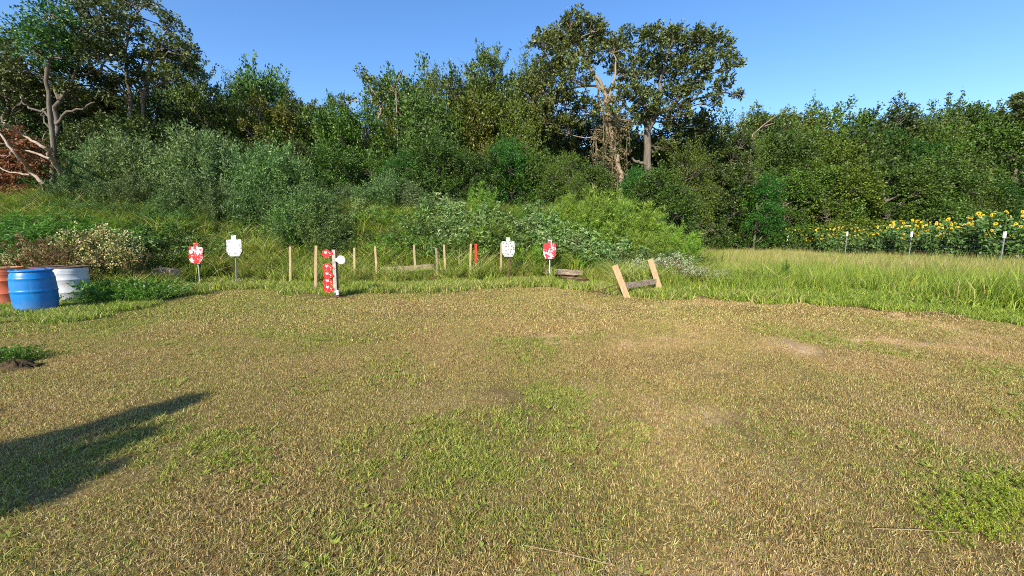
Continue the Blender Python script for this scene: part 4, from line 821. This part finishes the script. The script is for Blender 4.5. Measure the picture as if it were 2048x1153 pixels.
# ------------------------------------------------------------------ barrels
def drum_steel(label, px, py, mat, rz=0, s=1.0, sink=.03, Yover=None, rusttop=None):
    g = G(px, py); g = (g[0], g[1], zat(g[0], g[1])) if Yover is None else (P(px, 500, Yover)[0], Yover, zat(P(px, 500, Yover)[0], Yover))
    root = empty('steel_drum', (g[0], g[1], g[2] - sink), rz); tag(root, label, 'barrel')
    R, H = .292, .88; pr = [(0.01, .012), (R - .012, .012), (R - .004, 0), (R + .004, .004), (R + .004, .016), (R, .024), (R, .10)]
    for zc in (.275, .285 + .29):
        pr += [(R, zc - .03), (R + .009, zc - .013), (R + .012, zc), (R + .009, zc + .013), (R, zc + .03)]
    for zc in (.72, .75, .78): pr += [(R, zc - .01), (R + .003, zc), (R, zc + .01)]
    pr += [(R, H - .03)]; mb = MB(); mb.lathe(pr, 64); sh = mb.build('shell', mat, root)
    r = np.random.default_rng(px + 500); co = np.empty(len(sh.data.vertices) * 3, dtype=np.float32); sh.data.vertices.foreach_get('co', co); c = co.reshape(-1, 3)
    a = np.arctan2(c[:, 1], c[:, 0]); d = .006 * (vn(a * 3 + 20, c[:, 2] * 6, 1.0, px + 500) - .5); c[:, 0] -= np.cos(a) * d; c[:, 1] -= np.sin(a) * d; sh.data.vertices.foreach_set('co', co)
    mb = MB(); mb.lathe([(R + .001, H - .034), (R + .007, H - .028), (R + .007, H - .004), (R + .001, H + .002), (R - .006, H), (R - .008, H - .02)], 64); mb.build('rim', M['rust'] if rusttop else mat, root)
    mb = MB(); mb.lathe([(R - .008, H - .02), (R - .03, H - .024), (.2, H - .018), (.001, H - .016)], 64); lid = mb.build('lid', M['rust'] if rusttop else mat, root)
    mb = MB(); mb.tube([(.19, 0, H - .02), (.19, 0, H - .002)], .034, 14); mb.build('bung', M['rust'], lid); mb = MB(); mb.tube([(-.2, 0, H - .02), (-.2, 0, H - .005)], .018, 12); mb.build('bung', M['rust'], lid)
    root.scale = (s, s, 1); return root
gb = G(76, 626); zb = zat(gb[0], gb[1]); br = empty('plastic_barrel', (gb[0], gb[1], zb - .02), .8); br.scale = (1.08, 1.08, 1.02); tag(br, 'blue plastic barrel standing in front of the other drums', 'barrel')
R = .30; pr = [(.01, .02), (.22, .02), (.245, .0), (.262, .012), (.268, .05)]
for t in np.linspace(0, 1, 15): z = .08 + .72 * t; pr.append((.276 + .025 * math.sin(PI * t) ** .8, z))
body = []
for rr, z in pr:
    body.append((rr, z))
# centre ring and upper/lower ribs
out_ = []
for rr, z in body:
    out_.append((rr, z))
extra = [(.301, .425), (.307, .435), (.308, .45), (.307, .465), (.301, .475), (.292, .70), (.296, .708), (.292, .716)]
out_ = sorted([p for p in out_ if not (.40 < p[1] < .49 or .69 < p[1] < .73) or p[1] < .06] + extra, key=lambda p: (p[1] if p[1] > .06 else -1 + 0)) if False else [p for p in out_ if p[1] <= .40] + extra[:5] + [p for p in out_ if .49 <= p[1] < .69] + extra[5:] + [p for p in out_ if p[1] > .73]
out_ += [(.262, .825), (.258, .84), (.272, .846), (.280, .856), (.280, .872), (.272, .88)]
mb = MB(); mb.lathe(out_, 72); mb.build('shell', M['blue'], br)
mb = MB(); mb.lathe([(.272, .880), (.262, .882), (.255, .872), (.24, .860), (.12, .858), (.001, .862)], 72); lid = mb.build('lid', M['blue'], br)
for sx in (-1, 1):
    mb = MB(); mb.tube([(sx * .17, 0, .855), (sx * .17, 0, .885)], .036, 16); mb.tube([(sx * .17, 0, .884), (sx * .17, 0, .892)], .026, 12); mb.build('bung', M['blue'], lid)
drum_steel('pale grey-white steel drum right behind the blue barrel', 146, 606, M['drumwhite'], 1.0, 1.14, rusttop=True)
drum_steel('orange-red steel drum cut by the left picture edge', 13, 609, M['drumred'], 2.0, 1.14, rusttop=False)
drum_steel('rust-red steel drum hidden behind the blue barrel', 88, 596, M['drumrust'], .3, 1.05, sink=.05, Yover=9.7, rusttop=True)

# ------------------------------------------------------------------ steel silhouette targets
def target(label, cx, ytop, ybot, wpx, Yt, mat, bx, yaw=0.0, tilt=.0, postmat='steel', extra=None):
    g = P(bx, 560, Yt); z = zat(g[0], Yt); root = empty('steel_target', (g[0], Yt, z)); tag(root, label, 'target')
    top = P(cx, ytop, Yt); bot = P(cx, ybot, Yt); Ht = top[2] - bot[2]; w = wpx * Yt / FPX; hd = w * .32; sh_ = Ht * .80
    o = [(-w * .32, 0), (w * .32, 0), (w / 2, Ht * .22), (w / 2, sh_ - .02), (w / 2 - .03, sh_), (hd / 2, sh_), (hd / 2, Ht), (-hd / 2, Ht), (-hd / 2, sh_), (-w / 2 + .03, sh_), (-w / 2, sh_ - .02), (-w / 2, Ht * .22)]
    mb = MB(); mb.prism(o, -.006, .006); pl = mb.build('plate', mat, root); pl.location = (top[0] - g[0], 0, bot[2] - z); pl.rotation_euler = (-.10, tilt, yaw)
    for sx, sz in ((0, .55), (0, .40)):
        mb = MB(); mb.tube([(sx, -.006, Ht * sz), (sx, -.020, Ht * sz)], .016, 8); mb.build('bolt', M['steel'], pl)
    mb = MB(); mb.tube([(0, .09, -.25), ((top[0] - g[0]) * .9, .11, bot[2] - z + Ht * .6)], .018, 8); mb.build('post', M[postmat], root)
    mb = MB(); mb.box(((top[0] - g[0]) * .9, .085, bot[2] - z + Ht * .35), (.09, .04, .16)); mb.build('bracket', M[postmat], root)
    return root
target('red steel silhouette target with chipped white centre, nearest the barrels', 387, 486, 527, 30, 12.0, M['tr'], 394, -.12, .03)
target('clean white steel silhouette target left of the stakes', 465, 471, 513, 30, 12.4, M['tw'], 467, 0, -.02, 'postgreen')
target('white steel silhouette target with red-painted corner right of the last stake', 1017, 475, 514, 27, 13.6, M['tw2'], 1018, .30, 0, 'rust')
target('pinkish worn red silhouette target on white post, furthest right', 1099.5, 480, 518, 25, 14.2, M['tr2'], 1101, 0, .02, 'whitep')

# ------------------------------------------------------------------ paddle rack (six swinging plates on one post)
g = G(672, 597); z = zat(g[0], g[1]); Yt = g[1]; root = empty('dueling_target', (g[0], Yt, z)); tag(root, 'steel post with five red paddles on the left and one white on the right', 'target')
tp = P(666, 499, Yt); rel = lambda px, py, dy=0: P(px, py, Yt + dy) - np.array([g[0], Yt, z])
mb = MB(); mb.beam(rel(672, 596), rel(667.5, 500), .085, .05, up=(0, 1, 0)); mb.build('post', M['pole'], root)
mb = MB(); a, b = rel(675, 594), rel(671.6, 500); mb.beam(a + np.array([0, .03, 0]), b + np.array([0, .03, 0]), .035, .03, up=(0, 1, 0)); mb.build('rail', M['rust'], root)
for i, (px, py, rot) in enumerate(((654, 508, 0), (655.5, 535, .05), (656, 550, -.1), (656.5, 564, .08), (657, 577, -.05))):
    c = rel(px, py); ax = rel(667.5 + (py - 500) * .045, py + (2 if i else -1)); arm = ax - c; L = float(np.linalg.norm(arm)); rr = .112
    o = [(rr * math.cos(t), rr * math.sin(t)) for t in np.linspace(.55, 2 * PI - .55, 26)] + [(L - .02, -.028), (L - .02, .028)]
    mb = MB(); mb.prism(o, -.006, .006); pd = mb.build('paddle', M['paddle'], root); pd.location = tuple(c + np.array([0, -.03, 0])); pd.rotation_euler = (0, -math.atan2(arm[2], arm[0]), rot)
    pt, _r = None, None; mb = MB(); mb.tube([tuple(ax + np.array([0, -.02, -.03])), tuple(ax + np.array([0, -.02, .03]))], .016, 10); mb.build('hinge', M['steel'], root)
c = rel(683, 520); ax = rel(672, 519.5); arm = ax - c; L = float(np.linalg.norm(arm)); o = [(.112 * math.cos(t), .112 * math.sin(t)) for t in np.linspace(.5, 2 * PI - .5, 26)] + [(L, -.03), (L, .03)]
mb = MB(); mb.prism(o, -.006, .006); pd = mb.build('paddle', M['padw'], root); pd['label'] = 'white paddle swung to the right side'; pd.location = tuple(c + np.array([0, -.03, 0])); pd.rotation_euler = (0, PI, 0)
mb = MB(); mb.tube([tuple(ax + np.array([0, -.02, -.03])), tuple(ax + np.array([0, -.02, .03]))], .016, 10); mb.build('hinge', M['steel'], root)
mb = MB(); mb.box((0, 0, .03), (.34, .10, .03)); mb.box((.02, .10, .03), (.09, .42, .03)); mb.box((.03, .02, .09), (.14, .10, .14)); mb.build('base', M['rust'], root)
mb = MB(); mb.beam((-.45, -.12, .02), (-.1, 0, .03), .05, .02); mb.build('foot_bar', M['rust'], root); mb = MB(); mb.beam((.12, .05, .03), (.5, -.1, .02), .05, .02); mb.build('foot_bar', M['rust'], root)
mb = MB(); mb.box((.075, -.05, .17), (.06, .05, .12)); mb.build('socket', M['whitep'], root)

# ------------------------------------------------------------------ survey stakes
ST = [(583, 494, 572, 0, 'leftmost wooden stake, left of the paddle rack'), (634, 492, 585, -2, 'wooden stake just left of the red paddles'), (711, 496, 570, 1, 'wooden stake right of the white paddle'), (754, 493, 566, 4, 'wooden stake left of the old log'),
      (831, 490, 566, 4, 'wooden stake with orange-painted lower end in front of the old log'), (877, 497, 562, 3, 'shorter darker stake at the right end of the old log'), (891, 490, 563, 3, 'leaning stake close beside the darker stake'), (941, 488, 564, -2, 'wooden stake just left of the orange-topped stake'),
      (957, 488, 558, 1, 'wooden stake with orange-painted top'), (1003, 486, 558, -3, 'wooden stake just left of the white and red target')]
for i, (px, yt, yb, dx, lab) in enumerate(ST):
    g = G(px, yb - 0); x, y = g[0], min(g[1], 14.0); z = zat(x, y); t = P(px, yt, y); root = empty('survey_stake', (x, y, z)); tag(root, lab, 'stake', 'wooden survey stakes')
    bt = P(px + dx, yb, y); dxm = bt[0] - t[0]; a = Vector((dxm * .5 + 0, 0, -.2)); b = Vector((-dxm * .5, 0, t[2] - z)); w = .072; rzz = random.uniform(-.35, .35); up = (math.sin(rzz), math.cos(rzz), 0)
    if i == 4: m_ = a.lerp(b, .34); segs = [(a, m_, 'fadedorange', 'painted_end'), (m_, b, 'stake', 'shaft')]
    elif i == 8: m_ = a.lerp(b, .56); segs = [(a, m_, 'stake', 'shaft'), (m_, b, 'orange', 'painted_end')]
    else: segs = [(a, b, 'stake', 'shaft')]
    for a_, b_, mt_, nm in segs: mb = MB(); mb.beam(a_, b_, w * 1.3 if mt_ == 'orange' else w, .03 if mt_ == 'orange' else .026, up=up, segs=3, jit=.004); o = mb.build(nm, M[mt_], root)
    if i == 5:
        for ch in root.children: ch.data.materials[0] = M['oldwood']

# ------------------------------------------------------------------ leaning boards with crossbar
g1 = G(1255, 598); z1 = zat(g1[0], g1[1]); ro = empty('target_stand', (g1[0], g1[1], z1)); tag(ro, 'two tilted raw boards joined by a dark crossbar, fallen target stand', 'target stand')
O = np.array([g1[0], g1[1], z1]); p = lambda px, py, Yq: Vector(P(px, py, Yq) - O)
Y1, Y2 = g1[1], G(1323, 586)[1]
for (xt, yt, xb, yb, Yq) in ((1229, 531, 1256, 600, Y1), (1300, 519, 1322, 587, Y2)):
    a = p(xb, yb, Yq); b = p(xt, yt, Yq); a = a + (a - b) * .06; mb = MB(); mb.beam(a, b, .155, .04, up=(0.12, 1, 0), segs=2, jit=.001); mb.build('board', M['wood'], ro)
mb = MB(); mb.beam(p(1247, 573, Y1 + .1) + Vector((0, .02, 0)), p(1313, 563, Y2 + .08), .10, .14); mb.build('crossbar', M['oldwood'], ro)
mb = MB(); mb.tube([p(1238, 568, Y1 + .05), p(1184, 586, Y1 - .15)], .014, 8); mb.build('rod', M['rust'], ro); mb = MB(); mb.tube([p(1246, 572, Y1 + .1), p(1224, 583, Y1)], .016, 8); mb.build('rod', M['rust'], ro)

# ------------------------------------------------------------------ timbers and odd bits
def timber(nm, a, b, w, t, label, mat='oldwood', c_='log'):
    a = Vector(a); b = Vector(b); mid = (a + b) / 2; root = empty(nm, (mid.x, mid.y, mid.z - t / 2)); tag(root, label, c_); o = Vector(root.location)
    mb = MB(); mb.beam(a - o, b - o, w, t, segs=9, jit=.016); mb.build('beam', M[mat], root)
    mb = MB()
    for k in range(7): q_ = a.lerp(b, random.uniform(.05, .9)) - o + Vector((0, -w * .46, random.uniform(-.4, .4) * t)); mb.beam(q_, q_ + (b - a).normalized() * random.uniform(.15, .4), .02, .015)
    mb.build('splinters', M['oldwood'], root)
timber('railway_tie', P(1090, 543, 14.5), P(1164, 546, 14.7), .2, .20, 'splintered old wooden tie lying behind the rightmost red target', c_='timber')
timber('plank', P(1122, 554, 14.1), P(1176, 557, 14.2), .16, .06, 'reddish broken plank lying below the old tie', 'rust', 'plank')
timber('log', P(762, 541, 14.5), P(872, 533, 14.8), .2, .2, 'weathered log half hidden in grass behind the middle stakes')
timber('log', P(318, 545, 12.4), P(352, 549, 12.2), .3, .3, 'dark stump end in the weeds left of the first red target')
for px, py, l, w_, lab in ((1048, 1103, .42, .12, 'long dry straw lying on the grass at the bottom centre'), (1748, 1070, .42, .03, 'thin yellow straw lying on the grass at the lower right')):
    g = G(px, py); g2 = g + np.array([l, -w_, 0]); mb = MB(); zz = zat(g[0], g[1]) + .045; mb.tube([(0, 0, 0), tuple((g2 - g) * .5 + np.array([0, 0, .006])), tuple(g2 - g)], .0014, 5); o = mb.build('straw', M['stake']); o.location = (g[0], g[1], zz); tag(o, lab, 'straw')
# dark clod of torn turf at the left edge
g = G(30, 738); mb = MB(); r = np.random.default_rng(3); prf = []
n = 28; vs = []; fs = []
for i in range(9):
    for k in range(n):
        a = 2 * PI * k / n; q_ = (.20 * math.cos(i / 8 * PI / 2)) * (1 + .25 * math.sin(3 * a + 1) * .5 + r.normal() * .12); vs.append((q_ * math.cos(a) * 1.3, q_ * math.sin(a) * .8, -.04 + .13 * math.sin(i / 8 * PI / 2) + r.normal() * .022))
for i in range(8):
    for k in range(n): fs.append((i * n + k, i * n + (k + 1) % n, (i + 1) * n + (k + 1) % n, (i + 1) * n + k))
mb.add(vs, fs, True); o = mb.build('turf_clod', M['clod']); o.location = (g[0], g[1], zat(g[0], g[1])); tag(o, 'low dark clod of torn turf at the left edge of the field', 'turf clod')

# ------------------------------------------------------------------ tree beside the viewer, out of frame, throwing the long shadow at lower left
Lb = 8.0; blb = []
for px, py, rr in ((372, 803, .10), (345, 808, .13), (300, 822, .17), (245, 843, .20), (190, 860, .20), (120, 880, .22), (60, 896, .24), (10, 910, .3), (230, 888, .12), (270, 878, .10), (170, 905, .20), (100, 925, .30), (40, 945, .34), (-20, 960, .4), (60, 985, .26), (130, 968, .14), (20, 1015, .24), (-40, 1020, .35), (-100, 930, .6), (-160, 1000, .6), (-140, 860, .5)):
    g = G(px, py + 12); l = Lb + random.uniform(-.4, .4); g[0] -= .14; blb.append((g[0] - SH[0] * l, g[1] - SH[1] * l, l * math.tan(SUN_EL), rr * (.36 if px > 0 else .55)))
bs = np.array([-8.3, -4.8, 0]); sh = empty('young_tree', bs); tag(sh, 'young tree just out of frame behind the viewer casting the lower left shadow', 'tree')
r = np.random.default_rng(31); mb = MB(); mb.tube([(0, 0, -.2), (.1, .05, 1.6), (.3, .2, 3.2), (.5, .4, 4.6)], [.10, .085, .06, .03], 8); mb.build('trunk', M['bark'], sh)
bl = [(b[0] - bs[0], b[1] - bs[1], b[2], b[3], b[3], b[3] * .62) for b in blb]
A, D, Cs = blob_twigs(bl, 8, r, .14, 4, inner=.05, upb=0); mb = MB()
for i in (1, 3, 6, 12, 16): pts, rad = limb((.25, .15, 2.9), bl[i][:3], .035, .008, r, .04, 6); mb.tube(pts, rad, 5)
mb.build('branches', M['bark'], sh); link('crown', leafmesh('crown', leaves(A, D, r, 8, .12, .10, .07, .4, .5, .1)), M['oak'], sh)

for k, (root, h, used) in PROTO.items():     # kinds that were never placed are not kept
    if not used:
        for ch in list(root.children): bpy.data.objects.remove(ch)
        bpy.data.objects.remove(root)

# labels: things that share one are told apart by their order from the left; tiny joined pieces are stuff
ORD = ['leftmost', 'second from left', 'third from left', 'fourth from left', 'fifth from left', 'sixth from left', 'seventh from left', 'eighth from left', 'ninth from left', 'tenth from left']
byl = {}
for o in COL.objects:
    if o.parent is None and o.get('label') and o.get('group') and not o.get('kind'): byl.setdefault(o['label'], []).append(o)
for lab, os_ in byl.items():
    if 1 < len(os_) <= 10:
        os_.sort(key=lambda o: o.location.x / max(o.location.y, .1))
        for i, o in enumerate(os_): o['label'] = lab + ', ' + (ORD[i] if len(os_) > 2 else ('left one', 'right one')[i])
for o in COL.objects:
    if o.parent is not None and o.name.split('.')[0] in ('flowers', 'branches', 'stems', 'twigs', 'stay_wires', 'splinters', 'foliage', 'hanging_vine', 'vine_leaves', 'dead_leaves'): o['kind'] = 'stuff'
